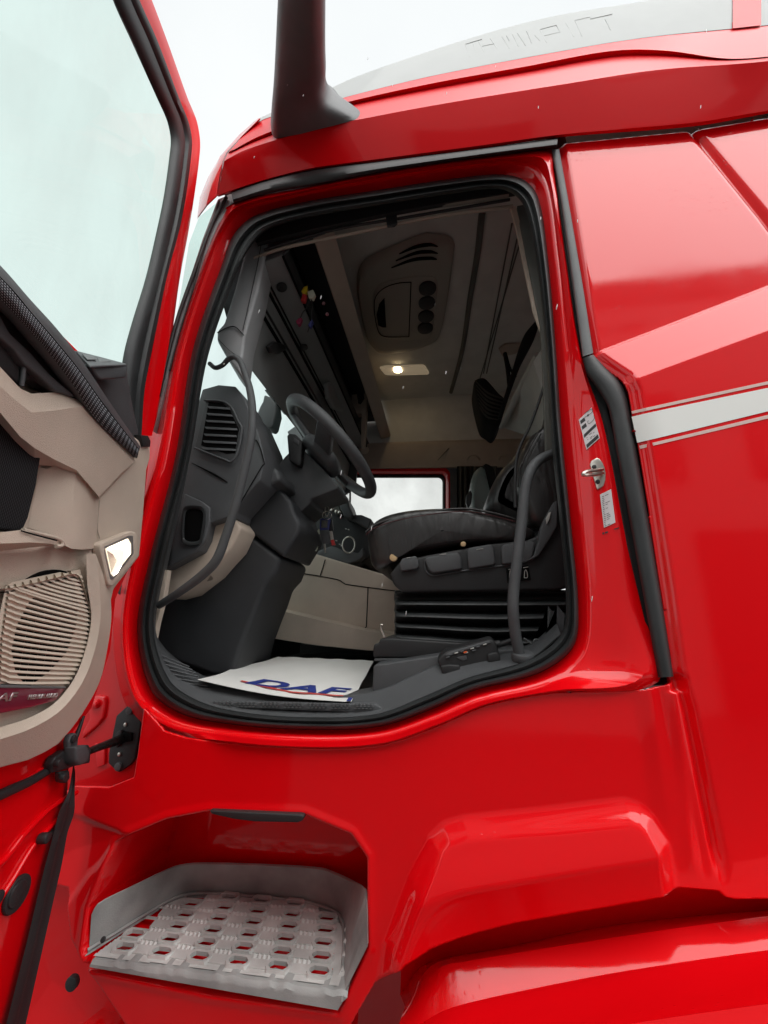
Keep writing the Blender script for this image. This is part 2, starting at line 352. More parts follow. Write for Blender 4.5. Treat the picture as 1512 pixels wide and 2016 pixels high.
# ---- pressed sheet: regular grid in (x, z) at y = Y + h(x, z), cut to an outline
def poly_sd(X, Z, poly):
    """signed distance, positive inside"""
    P = np.array(poly, float); d = np.full(X.shape, 1e9); ins = np.zeros(X.shape, bool); k = len(P)
    for i in range(k):
        a = P[i]; b_ = P[(i+1) % k]; e = b_-a
        w0 = X-a[0]; w1 = Z-a[1]; t = np.clip((w0*e[0]+w1*e[1])/max(1e-12, e@e), 0, 1)
        d = np.minimum(d, np.hypot(w0-e[0]*t, w1-e[1]*t))
        c = ((a[1] > Z) != (b_[1] > Z)) & (X < (b_[0]-a[0])*(Z-a[1])/((b_[1]-a[1]) if b_[1] != a[1] else 1e-12)+a[0]); ins ^= c
    return np.where(ins, d, -d)
def line_d(X, Z, line):
    P = np.array(line, float); d = np.full(X.shape, 1e9)
    for i in range(len(P)-1):
        a = P[i]; e = P[i+1]-a; w0 = X-a[0]; w1 = Z-a[1]; t = np.clip((w0*e[0]+w1*e[1])/max(1e-12, e@e), 0, 1)
        d = np.minimum(d, np.hypot(w0-e[0]*t, w1-e[1]*t))
    return d
def nearest(poly, x, z):
    best = None; bd = 1e9
    for i in range(len(poly)):
        a = poly[i]; b_ = poly[(i+1) % len(poly)]; ex, ez = b_[0]-a[0], b_[1]-a[1]; l = ex*ex+ez*ez
        t = max(0, min(1, ((x-a[0])*ex+(z-a[1])*ez)/l if l else 0)); qx, qz = a[0]+ex*t, a[1]+ez*t
        d = (qx-x)**2+(qz-z)**2
        if d < bd: bd = d; best = (qx, qz)
    return best
def SS(x, a, b_):
    t = np.clip((x-a)/(b_-a), 0, 1); return t*t*(3-2*t)
def sheet(name, poly, res, Y, hf, m, parent, solid=.012):
    P = np.array(poly); x0, z0 = P.min(0)-res; x1, z1 = P.max(0)+res
    xs = np.arange(x0, x1+res, res); zs = np.arange(z0, z1+res, res); X, Z = np.meshgrid(xs, zs)
    sd = poly_sd(X, Z, poly); ok = sd > -res*.72
    snap = (np.abs(sd) < res*.72) & (sd < res*.35)
    for i, j in zip(*np.where(snap)):
        q = nearest(poly, X[i, j], Z[i, j]); X[i, j], Z[i, j] = q
    H = hf(X, Z)
    idx = -np.ones(X.shape, int); idx[ok] = np.arange(ok.sum())
    V = np.stack([X[ok], Y+H[ok], Z[ok]], 1)
    a = idx[:-1, :-1]; b_ = idx[:-1, 1:]; c = idx[1:, 1:]; d = idx[1:, :-1]
    g = (a >= 0) & (b_ >= 0) & (c >= 0) & (d >= 0)
    fs = np.stack([a[g], b_[g], c[g], d[g]], 1).tolist()
    o = mesh(name, V.tolist(), fs, m, parent, 0)
    if solid: s = o.modifiers.new('s', 'SOLIDIFY'); s.thickness = solid; s.offset = -1 if True else 1
    return o
def xz(uvs, Y=1.0): return [(T(u, v, Y).x, T(u, v, Y).z) for u, v in uvs]

# ================================================================== SETTING
gm = mat('wet_asphalt_yard', (.075, .073, .07), .45, spec=.5, grain=.5, gscale=60, var=.35)
g = mesh('ground', [(-120, -120, 0), (120, -120, 0), (120, 120, 0), (-120, 120, 0)], [(0, 1, 2, 3)], gm); g['kind'] = 'structure'
# depot building across the yard: what the paint mirrors
bld = empty('depot_building', (6, -4.6, 0), 'pale cladded depot building across the yard, mirrored in the red paint', 'building')
BW = mat('pale_cladding', (.55, .54, .53), .6, var=.1); BD = mat('dark_cladding', (.06, .055, .055), .5); BG = mat('office_glass', (.05, .06, .07), .1, spec=.8); BL_ = mat('fascia_white', (.7, .7, .69), .5)
def box(name, a, b_, m, parent, bevel=.01):
    x0, y0, z0 = a; x1, y1, z1 = b_
    return slab(name, [(x0, y0, z0), (x1, y0, z0), (x1, y0, z1), (x0, y0, z1)], (0, y1-y0, 0), m, parent, bevel, 2)
box('wall', (-3.4, -8, 0), (12, -4.6, 7.3), BW, bld)
box('parapet', (-3.5, -8.2, 7.3), (12.1, -4.5, 7.8), BD, bld)
box('fascia', (-3.4, -4.59, 6.3), (12, -4.5, 6.6), BL_, bld)
for i in range(6): box('window', (-2.8+i*2.6, -4.59, 3.4), (-1.2+i*2.6, -4.52, 4.9), BG, bld)
_p = T(1218, 640, 1.0); _d = ray(1218, 640); _t = 5.49/_d.y; _X = _p.x+_d.x*_t; _Z = _p.z+_d.z*_t
SIGN_AT = (_X, _Z)
box('loading_door', (4, -4.59, 0), (8, -4.52, 2.6), BD, bld)

# ================================================================== TRUCK
truck = empty('truck', (0, 2.2, 0), 'red truck cab with its near door swung open and seat showing', 'truck')
def interp_ring(stations): return stations
# stations of the doorway (top-left corner, clockwise)
Rr = [(461,400),(600,369),(756,337),(880,317),(1000,302),(1083,294),(1090,330),(1113,500),(1145,702),(1190,830),(1235,1050),(1265,1200),(1296,1342),(1090,1364),(960,1388),(865,1428),(755,1466),(610,1474),(450,1463),(325,1440),(258,1375),(236,1235),(256,1095),(303,890),(342,690),(400,510),(430,440)]
Cc = [(474,412),(592,381),(756,349),(880,330),(1005,318),(1052,325),(1078,365),(1098,500),(1118,680),(1135,850),(1155,1050),(1165,1210),(1150,1300),(1080,1345),(945,1378),(855,1415),(750,1449),(610,1456),(455,1446),(335,1422),(268,1365),(246,1235),(268,1100),(318,900),(357,690),(415,510),(442,445)]
So = [(500,425),(602,397),(756,372),(880,353),(985,343),(1033,355),(1060,390),(1078,500),(1094,680),(1106,850),(1126,1048),(1139,1200),(1128,1275),(1060,1326),(930,1361),(845,1399),(745,1431),(610,1437),(460,1427),(355,1405),(295,1355),(270,1235),(292,1110),(345,900),(379,690),(437,520),(460,462)]
Si = [(528,452),(612,427),(760,402),(880,383),(975,372),(1010,382),(1034,412),(1057,520),(1074,680),(1084,850),(1104,1050),(1114,1190),(1104,1250),(1040,1300),(920,1336),(835,1372),(740,1407),(600,1413),(470,1402),(385,1378),(330,1335),(301,1235),(322,1110),(374,900),(410,700),(466,540),(492,488)]
def lerp2(A, B, t): return [(a[0]+(b_[0]-a[0])*t, a[1]+(b_[1]-a[1])*t) for a, b_ in zip(A, B)]
def ring(st, Y, per=8):
    Ys = Y if isinstance(Y, (list, tuple)) else [Y]*len(st)
    return crseg([T(u, v, y) for (u, v), y in zip(st, Ys)], per)
# flange round the doorway
Rm = [(u+(-13 if (i >= 19) else 0), v+(8 if i in (19, 20) else 0)) for i, (u, v) in enumerate(Rr)]
Y0 = [1.012 if i < 12 else (1.002 if i < 19 else 1.085) for i in range(27)]
Y1 = [1.022 if i < 12 else (1.0 if i < 19 else 1.045) for i in range(27)]
R1b = lerp2(Rr, Cc, .22)
frame = skin('door_frame', [ring(Rm, Y0), ring(Rr, Y1), ring(R1b, [y-.014 for y in Y1]), ring(lerp2(Rr, Cc, .55), [1.018 if 6 < i < 13 else 1.004 for i in range(27)]),
    ring(lerp2(Rr, Cc, .9), 1.028), ring(Cc, 1.034), ring(lerp2(Cc, So, .25), 1.036), ring(lerp2(Cc, So, .5), 1.046), ring(So, 1.066), ring(lerp2(So, Si, .5), 1.075)], RED, truck, True, 60)
seal = skin('door_seal', [ring(So, 1.068), ring(lerp2(So, Si, .04), 1.046), ring(lerp2(So, Si, .18), 1.034), ring(lerp2(So, Si, .34), 1.033), ring(lerp2(So, Si, .47), 1.044), ring(lerp2(So, Si, .53), 1.05),
    ring(lerp2(So, Si, .6), 1.046), ring(lerp2(So, Si, .74), 1.043), ring(lerp2(So, Si, .9), 1.052), ring(Si, 1.07), ring(Si, 1.12)], RUBBER, truck, True, 50)
# near-side inner lining, hidden behind the seal: closes the cab
def expand(st, Y):
    o = []
    for u, v in st:
        du, dv = u-760, v-900
        o.append((760+du*(1.10 if du < 0 else 1.35), 900+dv*(1.18 if dv < 0 else 1.12)))
    return ring(o, Y)
skin('inner_lining', [ring(Si, 1.115), expand(Si, 1.125)], BLACKP, truck, True)

# ---- pressed outer side
side_a = [(1103,268),(1370,242),(1512,218),(1800,168),(2100,110),(2250,1762),(1445,1769),(1425,1764),(1412,1752),(1335,1745),(1290,1750),(1180,1770),(1010,1800),(850,1843),(805,1868),(770,1898),(735,1940),(700,2000),(665,2070),(640,2200),(-200,2250),(-200,1700),(60,1600),(140,1552),(147,1548),(215,1550),(264,1530),(272,1480),(283,1394)]
side_b = [(1327,1343),(1302,1170),(1275,1005),(1257,900),(1246,845),(1234,780),(1221,752),(1190,721),(1170,700),(1166,680)]
SP = xz(side_a)+[(p.x, p.z) for p in ring(Rr, 1.0)[12*8:19*8+1][::-1]][::3]+xz(side_b)
recess = xz([(162,1868),(173,1788),(222,1660),(240,1648),(328,1611),(413,1595),(600,1602),(692,1641),(724,1688),(725,1866),(668,1994),(420,1960),(166,1908)])
facet = xz([(262,1640),(245,1655),(172,1736),(134,1788),(130,1850),(185,1928),(210,2200),(-100,2200),(-100,1600),(150,1600)])
rec2 = xz([(60,1742),(128,1752),(140,1850),(185,1925),(262,2040),(262,2300),(-260,2300),(-260,1742)])
bulge = xz([(715,2030),(752,1850),(800,1722),(838,1640),(868,1612),(910,1600),(1080,1583),(1228,1565),(1262,1576),(1290,1600),(1322,1655),(1345,1780),(1360,2700),(600,2700),(690,2200)])
bl_low = [(640,1830),(760,1776),(820,1748),(880,1728),(1100,1690),(1350,1650)]
bl_top = [(640,1700),(760,1668),(820,1650),(880,1636),(1130,1592),(1350,1556)]
blow = xz(bl_low); btop = xz(bl_top)
crA = xz([(1120,716),(1172,699),(1300,650),(1512,568),(2200,310)])
crB = xz([(1180,790),(1240,760),(1512,660),(2200,420)])
edgeR = xz([(1103,268),(1166,680),(1170,700),(1190,721),(1221,752),(1234,780),(1246,845),(1257,900),(1275,1005),(1302,1170),(1327,1345),(1392,1748)])
grv = xz([(1368,240),(1512,420),(1760,760)])
rib1 = xz([(1296,1345),(1345,1560),(1392,1755)])
rib2 = xz([(1335,1340),(1352,1400),(1432,1775)])
ribm = xz([(1315,1345),(1372,1755)])
seam = xz([(1103,268),(1370,242),(1512,218),(1800,168)])
def yz(line, X):
    P = np.array(line); o = np.argsort(P[:, 0]); return np.interp(X, P[o, 0], P[o, 1])
def hside(X, Z):
    h = np.zeros_like(X)
    sd = poly_sd(X, Z, recess)
    zr = np.clip((1.115-Z)/.25, 0, 1)
    h += SS(sd, 0, .022)*.25
    h -= np.exp(-((sd+.004)/.009)**2)*.003
    fd = poly_sd(X, Z, facet); h += np.clip(fd, 0, .3)*.10+SS(fd, 0, .02)*.006+SS(poly_sd(X, Z, rec2), 0, .02)*.06
    bd = poly_sd(X, Z, bulge); b_ = SS(bd, 0, .048)
    zt = yz(btop, X); zl = yz(blow, X)
    k = np.clip((zt-Z)/.10, 0, 1.0); k = k*k*(3-2*k)*.5+k*.5
    prof = -.017-.022*k
    under = np.clip(zl-Z, 0, .3)*SS(X, -.12, .06); prof = prof+under*.20*SS(under, 0, .02)
    h += b_*prof
    # shoulder of the rear panel
    za = yz(crA, X); zb = yz(crB, X); right = SS(X, .40, .44)
    s = np.clip((za-Z)/np.maximum(za-zb, .01), 0, 1); below = np.clip(zb-Z, 0, 2)
    fade = np.clip(1-below/1.15, 0, 1)
    h += right*(-.030*s)*fade
    h += right*np.where(Z > za, .010*SS(Z-za, 0, .012), 0)
    # panel above the shoulder leans back a little
    h += right*np.clip(Z-za, 0, 1)*.008
    de = line_d(X, Z, edgeR); h += np.where((Z > 1.45) & (X > .35), .016*(1-SS(de, 0, .026)), 0)
    dg = line_d(X, Z, grv); h += .011*np.exp(-(dg/.011)**2)
    h += np.where((X > .35), .005*np.exp(-(line_d(X, Z, rib1)/.016)**2)*SS(-Z, -1.5, -1.46)*SS(Z, 1.10, 1.17), 0)
    fb = SS(Z, 1.10, 1.17)
    h += .016*fb*np.exp(-(line_d(X, Z, rib2)/.010)**2)
    h -= .007*fb*np.exp(-(line_d(X, Z, ribm)/.014)**2)*SS(-Z, -1.49, -1.46)
    ds = line_d(X, Z, seam); h += .006*(1-SS(ds, 0, .012))
    # door-sill return: small roll where the skin meets the flange
    return h
side = sheet('side_panel', SP, .0034, 1.0, hside, RED, truck, .008)
# backing under the black B-pillar strip and the rear panel edge
slab('pillar_backing', [T(u, v, 1.042) for u, v in [(1078,262),(1112,262),(1190,690),(1262,775),(1350,1345),(1280,1350),(1205,880),(1180,800),(1130,700)]], (0, .02, 0), BLACKP, truck, 0)
box('cab_back_wall', (1.9, 1.03, .6), (1.93, 3.3, 3.5), BLACKP, truck, 0)
# ---- roof
def loft(name, rows, nu, m, parent, sub=5, lin=False, solid=0, sharp=35, capu=False):
    Rw = [cr(r, nu) for r in rows]
    if not lin:
        cols = list(zip(*Rw)); cols = [crseg(c, sub, False) for c in cols]; Rw = [list(r) for r in zip(*cols)]
    return skin(name, Rw, m, parent, False, sharp, solid)
def rrow(l, Y): return [T(u, v, Y) for u, v in l]
A = [(429,386),(455,377),(529,352),(625,331),(760,314),(968,287),(1100,268),(1370,246),(1512,221),(1900,160)]
B = [(442,318),(480,298),(560,272),(640,250),(700,238),(860,208),(1119,166),(1291,140),(1512,122),(1900,70)]
Cn = [(449,302),(500,279),(570,252),(630,226),(690,206),(860,173),(1032,142),(1205,112),(1310,109),(1430,117),(1512,112),(1900,66)]
Dn = [(451,300),(502,272),(572,244),(632,218),(688,200),(860,163),(1032,132),(1205,101),(1310,100),(1430,115),(1512,111),(1900,65)]
En = [(485,258),(520,236),(570,222),(640,205),(690,190),(860,149),(1157,93),(1291,73),(1442,58),(1512,51),(1900,10)]
Fn = [(513,233),(560,212),(640,180),(700,153),(807,115),(968,64),(1097,32),(1291,0),(1512,-45),(1900,-110)]
def gl(X0): return X0
def rez(l, Y, n=110):
    P = crseg([Vector((u, v, 0)) for u, v in l], 12, False); xs_ = [p.x for p in P]; ys_ = [p.y for p in P]
    us = np.interp(np.linspace(0, 1, n), [0, .5, 1], [xs_[0], xs_[0]+(xs_[-1]-xs_[0])*.45, xs_[-1]])
    return [T(u, float(np.interp(u, xs_, ys_)), Y) for u in us]
def lpv(A_, B_, t):
    us = np.linspace(A_[0][0]+(B_[0][0]-A_[0][0])*t, 1900, 24); f = lambda L_, u: np.interp(u, [p[0] for p in L_], [p[1] for p in L_])
    return [(u, f(A_, u)*(1-t)+f(B_, u)*t) for u in us]
rows = [rez(A, 1.012), rez(A, .998), rez(lpv(A, B, .04), .990), rez(lpv(A, B, .5), .966), rez(lpv(A, B, .96), .944), rez(B, .942)]
# station-matched lerp uses the first 10 points of each
roof = skin('roof_side', rows, RED, truck, False, 25, .006)
r2 = skin('roof_shoulder', [rez(B, .942), rez(Cn, .985), rez(Dn, .972), rez(En, 1.02)], ROOFR, truck, False, 25, .004)
dfl = skin('roof_deflector', [rez(En, 1.018), rez(lpv(En, Fn, .5), 1.030), rez(Fn, 1.046)], ROOFG, truck, False, 25, .004)
top = [T(u, v, 1.10) for u, v in [(513,233),(700,153),(1097,32),(1900,-110)]]
slab('roof_top', [(-.70, 1.14, 3.45), (-.45, 1.14, 3.6), (.0, 1.14, 3.7), (1.9, 1.14, 3.7), (1.9, 3.3, 3.7), (-.45, 3.3, 3.6), (-.70, 3.3, 3.45)], (0, 0, .02), RED, truck, 0)
slab('roof_band_marker', [T(u, v, 1.0) for u, v in [(1441,58),(1497,52),(1497,-42),(1434,-30)]], (0, .004, .0), RED, truck, 0) if False else None
# red crossing band and raised lettering outlines on the pale deflector
def onF(u, v, lift=.004):
    # the deflector between rows E and F
    eu = np.interp(u, [p[0] for p in En], [p[1] for p in En]); fu = np.interp(u, [p[0] for p in Fn], [p[1] for p in Fn])
    k = min(1, max(0, (eu-v)/max(1e-3, eu-fu))); return T(u, v, 1.018+(1.046-1.018)*k-lift)
bnd = skin('roof_band', [[onF(1442+i*0, v, .005) for v in (57, 20, -20, -60)], [onF(1498, v, .005) for v in (51, 20, -20, -60)]], ROOFR, truck, False, 30, .003)
lt = []
Z2 = lambda x, y: (860+x/2.319, y/2.319)
for sgm in [[(130,205),(150,262)],[(130,205),(205,182)],[(165,197),(180,245)],[(192,192),(216,240)],[(205,215),(262,203)],[(245,178),(275,226)],[(298,170),(330,225)],[(318,166),(330,190)],[(346,160),(372,215)],[(368,155),(405,212)],[(410,145),(432,200)],[(448,165),(470,190)],[(470,138),(545,118),(562,150),(487,168)],[(470,138),(500,196)],[(590,108),(625,170)],[(630,96),(662,168)],[(630,96),(700,80)],[(700,90),(800,68)],[(768,92),(792,140)]]:
    lt.append(tube('l', [onF(*Z2(*p), .002) for p in sgm], .0026, ROOFG, None, 6, 3, straight=True))
join('raised_lettering', lt, dfl)
# front roof lobe
skin('roof_front', [[T(u, v, 1.012) for u, v in [(429,386),(434,350),(441,318),(449,300),(480,268),(513,234)]], [T(u, v, 1.0) for u, v in [(426,387),(431,350),(438,318),(446,300),(478,266),(511,233)]],
    [T(u, v, 1.02) for u, v in [(408,404),(415,368),(424,335),(434,308),(472,266),(510,233)]], [T(u, v, 1.10) for u, v in [(389,429),(394,389),(411,348),(430,315),(470,267),(508,233)]], [T(u, v, 1.5) for u, v in [(389,435),(396,395),(413,352),(432,319),(470,270),(508,236)]]], RED, truck, False, 60, .003)
# gutter strips round the doorway
gs = [(455,388),(529,364),(625,343),(760,326),(968,298),(1096,282)]
P = crseg([T(u, v, 1.0) for u, v in gs], 10, False)
def strip(name, L1, L2, Ya, Yb, m, parent, bulge_=.012):
    a = cr([(u, v, 0) for u, v in L1], 70); c = cr([(u, v, 0) for u, v in L2], 70); rs = []
    for t, dy in ((0, bulge_*1.6), (0, .2*bulge_), (.12, -.5*bulge_), (.35, -bulge_), (.65, -bulge_), (.88, -.4*bulge_), (1, .3*bulge_), (1, bulge_*1.6)):
        rs.append([T(p.x+(q.x-p.x)*t, p.y+(q.y-p.y)*t, Ya+(Yb-Ya)*t+dy) for p, q in zip(a, c)])
    return skin(name, rs, m, parent, False, 60)
strip('gutter_strip', [(455,378),(529,353),(625,332),(760,315),(968,289),(1098,272)], [(460,401),(529,381),(625,364),(760,338),(968,307),(1096,291)], .998, 1.0, RUBBER, truck)
def raw_strip(name, L1, L2, Y, m, parent, b_=.01):
    rs = []
    for t, dy in ((0, .02), (0, 0), (.15, -b_*.7), (.4, -b_), (.7, -b_), (.9, -b_*.6), (1, 0), (1, .02)):
        rs.append(crseg([T(p[0]+(q[0]-p[0])*t, p[1]+(q[1]-p[1])*t, Y+dy) for p, q in zip(L1, L2)], 8, False))
    return skin(name, rs, m, parent, False, 60, cap=True)
raw_strip('pillar_strip', [(1086,294),(1105,400),(1128,560),(1147,702)], [(1101,294),(1120,400),(1147,560),(1168,695)], 1.012, MIDG, truck, .006)
raw_strip('pillar_strip', [(1147,705),(1155,735),(1178,768),(1197,803),(1207,850),(1216,900),(1236,1005),(1266,1170),(1296,1334)], [(1168,698),(1190,722),(1220,752),(1233,780),(1245,840),(1256,900),(1274,1005),(1301,1170),(1326,1332)], .998, RUBBER, truck, .014)
# windscreen pillar trim and side of the windscreen
slab('windscreen_pillar_trim', [T(u, v, 1.03) for u, v in [(428,392),(455,380),(460,398),(430,440),(400,510),(342,690),(316,800),(300,850),(306,800),(326,720),(344,640),(364,575),(398,470)]], (0, .03, 0), MIRG, truck, .004)
tube('windscreen_bead', [T(u, v, 1.022) for u, v in [(446,388),(418,440),(388,520),(352,620),(330,700),(312,780)]], .006, BLACKP, truck)
tube('windscreen_bead', [T(u, v, 1.026) for u, v in [(432,396),(408,470),(376,580),(352,660),(334,730)]], .003, BLACKP, truck)
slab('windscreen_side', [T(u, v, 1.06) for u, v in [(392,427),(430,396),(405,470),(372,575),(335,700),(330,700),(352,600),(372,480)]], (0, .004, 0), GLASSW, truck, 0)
# mirror arm at the roof edge: reaches out towards the viewer
base = [T(u, v, .955) for u, v in [(536,262),(534,240),(540,205),(575,190),(640,166),(672,198),(708,218),(711,228),(700,236),(620,257),(548,273),(539,272)]]
def arm_ring(k):
    return [T(u, v, Y) for u, v, Y in k]
k0 = [(535,262,.95),(537,215,.99),(560,190,1.0),(640,166,1.0),(675,196,.98),(709,218,.97),(712,227,.955),(695,237,.94),(618,257,.94),(548,273,.945)]
k1 = [(536,215,.86),(540,190,.90),(565,170,.95),(636,160,.95),(642,165,.94),(648,170,.93),(650,176,.92),(640,196,.88),(618,206,.86),(548,222,.85)]
k2 = [(540,150,.76),(546,135,.78),(570,120,.82),(630,110,.82),(638,112,.81),(641,118,.80),(641,128,.78),(636,145,.76),(612,155,.75),(552,160,.75)]
k3 = [(547,0,.55),(553,-12,.56),(575,-30,.58),(628,-40,.58),(636,-36,.58),(640,-26,.57),(640,-14,.56),(634,0,.55),(610,8,.54),(557,8,.54)]
k4 = [(555,-150,.40),(562,-165,.41),(580,-180,.42),(626,-190,.42),(634,-186,.42),(638,-176,.41),(638,-160,.41),(632,-150,.40),(608,-144,.40),(565,-144,.40)]
kr = [crseg(arm_ring(k), 5) for k in (k0, k1, k2, k3, k4)]
cols = [crseg(c, 6, False) for c in zip(*kr)]
skin('mirror_arm', [list(r) for r in zip(*cols)], MIDG, truck, True, 60, cap=True)

# ---- stripes on the rear panel
def onside(u, v, lift=.003):
    p = T(u, v, 1.0); X = np.array([[p.x]]); Z = np.array([[p.z]])
    for _ in range(5):
        h = float(hside(X, Z)[0, 0]); p = T(u, v, 1.0+h); X[0, 0] = p.x; Z[0, 0] = p.z
    return Vector((p.x, p.y-lift, p.z))
def stripe(name, topl, botl, m, lift=.0012, n=24):
    tt = cr([(u, v, 0) for u, v in topl], n); bb_ = cr([(u, v, 0) for u, v in botl], n)
    return skin(name, [[onside(p.x+(q.x-p.x)*t, p.y+(q.y-p.y)*t, lift) for p, q in zip(tt, bb_)] for t in (0, .33, .66, 1)], m, truck, False, 30, 0)
stripe('white_stripe', [(1243,821),(1300,808),(1512,764),(1900,684)], [(1254,872),(1310,859),(1512,810),(1900,715)], WHITEV)
stripe('stripe_outline', [(1243,810),(1300,797),(1512,751),(1900,668)], [(1244,815),(1300,803),(1512,757),(1900,674)], PINKV)
stripe('stripe_outline', [(1258,878),(1310,866),(1512,817),(1900,722)], [(1260,884),(1310,872),(1512,824),(1900,730)], PINKV)

# ---- labels, striker
def jam(u, v, Y=1.015): return T(u, v, Y)
def flat(name, uvs, Y, m, parent, th=.0008): return slab(name, [T(u, v, Y) for u, v in uvs], (0, th, 0), m, parent, 0)
Zl = lambda x, y: (1120+x/7.2, 780+y/7.2)
# follow the flange between rings C and R: find its depth by casting onto the frame mesh
from mathutils.bvhtree import BVHTree
BV = BVHTree.FromPolygons([v.co.copy() for v in frame.data.vertices], [tuple(p.vertices) for p in frame.data.polygons])
def onframe(u, v, lift=.002):
    d = ray(u, v).normalized(); hit = BV.ray_cast(CAM, d)
    if hit[0] is None: return T(u, v, 1.01)
    return hit[0]-d*lift
def fquad(name, pts, m, parent, lift=.002, n=6):
    q = [Vector((*p, 0)) for p in pts]
    rs = [[onframe(*quadmap(q, s/n, t/n)[:2], lift) for s in range(n+1)] for t in range(n+1)]
    return skin(name, rs, m, parent, False, 30, .0004)
def lq(name, pts, m, parent, lift=.0026): return fquad(name, [Zl(*p) for p in pts], m, parent, lift, 3)
lab = fquad('info_label', [Zl(250,758), Zl(438,592), Zl(322,160), Zl(140,335)], LABELW, truck)
lq('label_band', [(218,590),(390,425),(378,385),(210,545)], LABELK, lab); lq('label_band', [(258,735),(425,585),(412,540),(245,690)], LABELK, lab)
lq('label_symbol', [(172,395),(235,345),(218,300),(158,350)], LABELK, lab); lq('label_symbol', [(192,475),(255,425),(238,380),(180,430)], LABELK, lab)
lq('label_symbol', [(262,290),(283,278),(278,250),(257,265)], LABELK, lab)
for (x, y, w) in [(285,545,40),(340,520,22),(250,590,14),(262,615,14),(300,585,35),(300,605,30),(345,570,25),(380,550,12)]: lq('label_line', [(x,y+7),(x+w,y+7-w*.75),(x+w,y+1-w*.75),(x,y+1)], LABELK, lab)
text('label_text', 'PET', [onframe(*Zl(160,380), .003), onframe(*Zl(228,330), .003), onframe(*Zl(222,312), .003), onframe(*Zl(156,362), .003)], (0,-.0006,0), 0, LABELW, lab) if False else None
tube('label_symbol', [onframe(*Zl(*p), .003) for p in [(352,275),(362,300),(345,340),(290,385),(270,378),(268,355),(282,345)]], .0005, LABELK, lab, 6, 4)
tube('label_symbol', [onframe(*Zl(*p), .003) for p in [(215,250),(315,180),(330,185),(335,215),(320,235),(225,300)]], .0005, LABELK, lab, 6, 4)
lab2 = fquad('type_label', [Zl(497,1865), Zl(660,1790), Zl(598,1318), Zl(440,1395)], LABELW, truck)
for i in range(17):
    y = 1425+i*26; x = 455+i*2.6+(0 if i > 2 else 5)
    w = [80,25,40,30,110,50,18,45,18,18,60,85,90,55,18,18,60][i]
    lq('label_line', [(x+10,y+6),(x+10+min(w,28),y+6-min(w,28)*.45),(x+10+min(w,28),y-1-min(w,28)*.45),(x+10,y-1)], LABELK, lab2)
    if w > 40: lq('label_line', [(x+52,y-12),(x+52+w*.6,y-12-w*.27),(x+52+w*.6,y-18-w*.27),(x+52,y-18)], LABELK, lab2)
lq('stamped_code', [(478,1962),(500,1952),(498,1925),(476,1935)], LABELK, truck); lq('stamped_code', [(512,1950),(555,1935),(553,1912),(510,1925)], LABELK, truck); lq('stamped_code', [(640,1895),(712,1872),(710,1856),(638,1880)], LABELK, truck)
SY = 1.0
sp_ = slab('striker_plate', [onframe(*Zl(*p), .004) for p in [(398,870),(440,890),(478,940),(505,1000),(523,1080),(520,1180),(495,1270),(405,1325),(392,1300),(345,1130),(300,960),(318,915)]], (0, .004, 0), STEEL, truck, .0015)
pm = onframe(*Zl(470,1060), .004)
a1 = onframe(*Zl(475,1040), .006); a2 = onframe(*Zl(480,1090), .006)
tube('striker_loop', [a1, T(*Zl(380,1055), .975), T(*Zl(260,1065), .945), T(*Zl(205,1095), .935), T(*Zl(210,1115), .935), T(*Zl(270,1118), .945), T(*Zl(380,1112), .975), a2], .0045, STEEL, sp_, 10, 6)
for q in [(365,1000),(415,1210)]: disc('screw', onframe(*Zl(*q), .006), (0, -1, 0), .0062, .004, BLACKP, sp_, 16)

# ---- step: aluminium tub with a serrated tread
ZT = .885
top_e = [(182,1800),(192,1782),(250,1752),(338,1710),(368,1703),(402,1701),(520,1704),(630,1711),(660,1721),(700,1740),(717,1752)]
bot_w = [(-.815,1.012),(-.81,1.02),(-.79,1.07),(-.745,1.175),(-.72,1.21),(-.67,1.228),(-.55,1.235),(-.42,1.236),(-.36,1.23),(-.285,1.20),(-.255,1.13)]
topY = [1.0,1.01,1.07,1.16,1.19,1.205,1.215,1.215,1.205,1.14,1.06]
tp = [T(u, v, Y+.004) for (u, v), Y in zip(top_e, topY)]; bt = [Vector((x, y+.004, ZT-.012)) for x, y in bot_w]
tp.append(T(722,1770,1.0)); bt.append(Vector((-.238, 1.05, ZT-.012)))
tp.append(T(724,1862,.985)); bt.append(Vector((-.222, .992, ZT-.012)))
tpc = crseg(tp, 5, False); btc = crseg(bt, 5, False)
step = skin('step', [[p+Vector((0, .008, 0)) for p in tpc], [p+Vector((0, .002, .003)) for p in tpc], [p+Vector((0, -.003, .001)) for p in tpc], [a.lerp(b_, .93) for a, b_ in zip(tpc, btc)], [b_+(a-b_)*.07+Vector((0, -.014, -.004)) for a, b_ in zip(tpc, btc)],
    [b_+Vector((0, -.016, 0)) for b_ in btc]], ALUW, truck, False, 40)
fl = [TZ(u, v, ZT-.012) for u, v in [(178,1868),(240,1882),(400,1905),(560,1925),(686,1943)]]
# front lip: down from the tread edge
lipT = [Vector((x, .992, ZT-.006)) for x in np.linspace(-.783, -.212, 60)]
lip = []
rngl = random.Random(2)
for i, p in enumerate(lipT):
    w = [0, .0025, .0035, .0015][i % 4] if (i//6) % 2 else 0
    lip.append(p+Vector((0, 0, w)))
lb = [T(*q, .985) for q in [(172,1868),(176,1904),(665,1989),(690,1945)]]
lowl = [lb[1].lerp(lb[2], i/59) for i in range(60)]
skin('step_lip', [[p+Vector((0, .03, 0)) for p in lip], lip, [p+Vector((0, -.006, -.006)) for p in lip], [a.lerp(b_, .5)+Vector((0, -.003, 0)) for a, b_ in zip(lip, lowl)], lowl, [p+Vector((0, .03, -.004)) for p in lowl]], ALUW, step, False, 40)
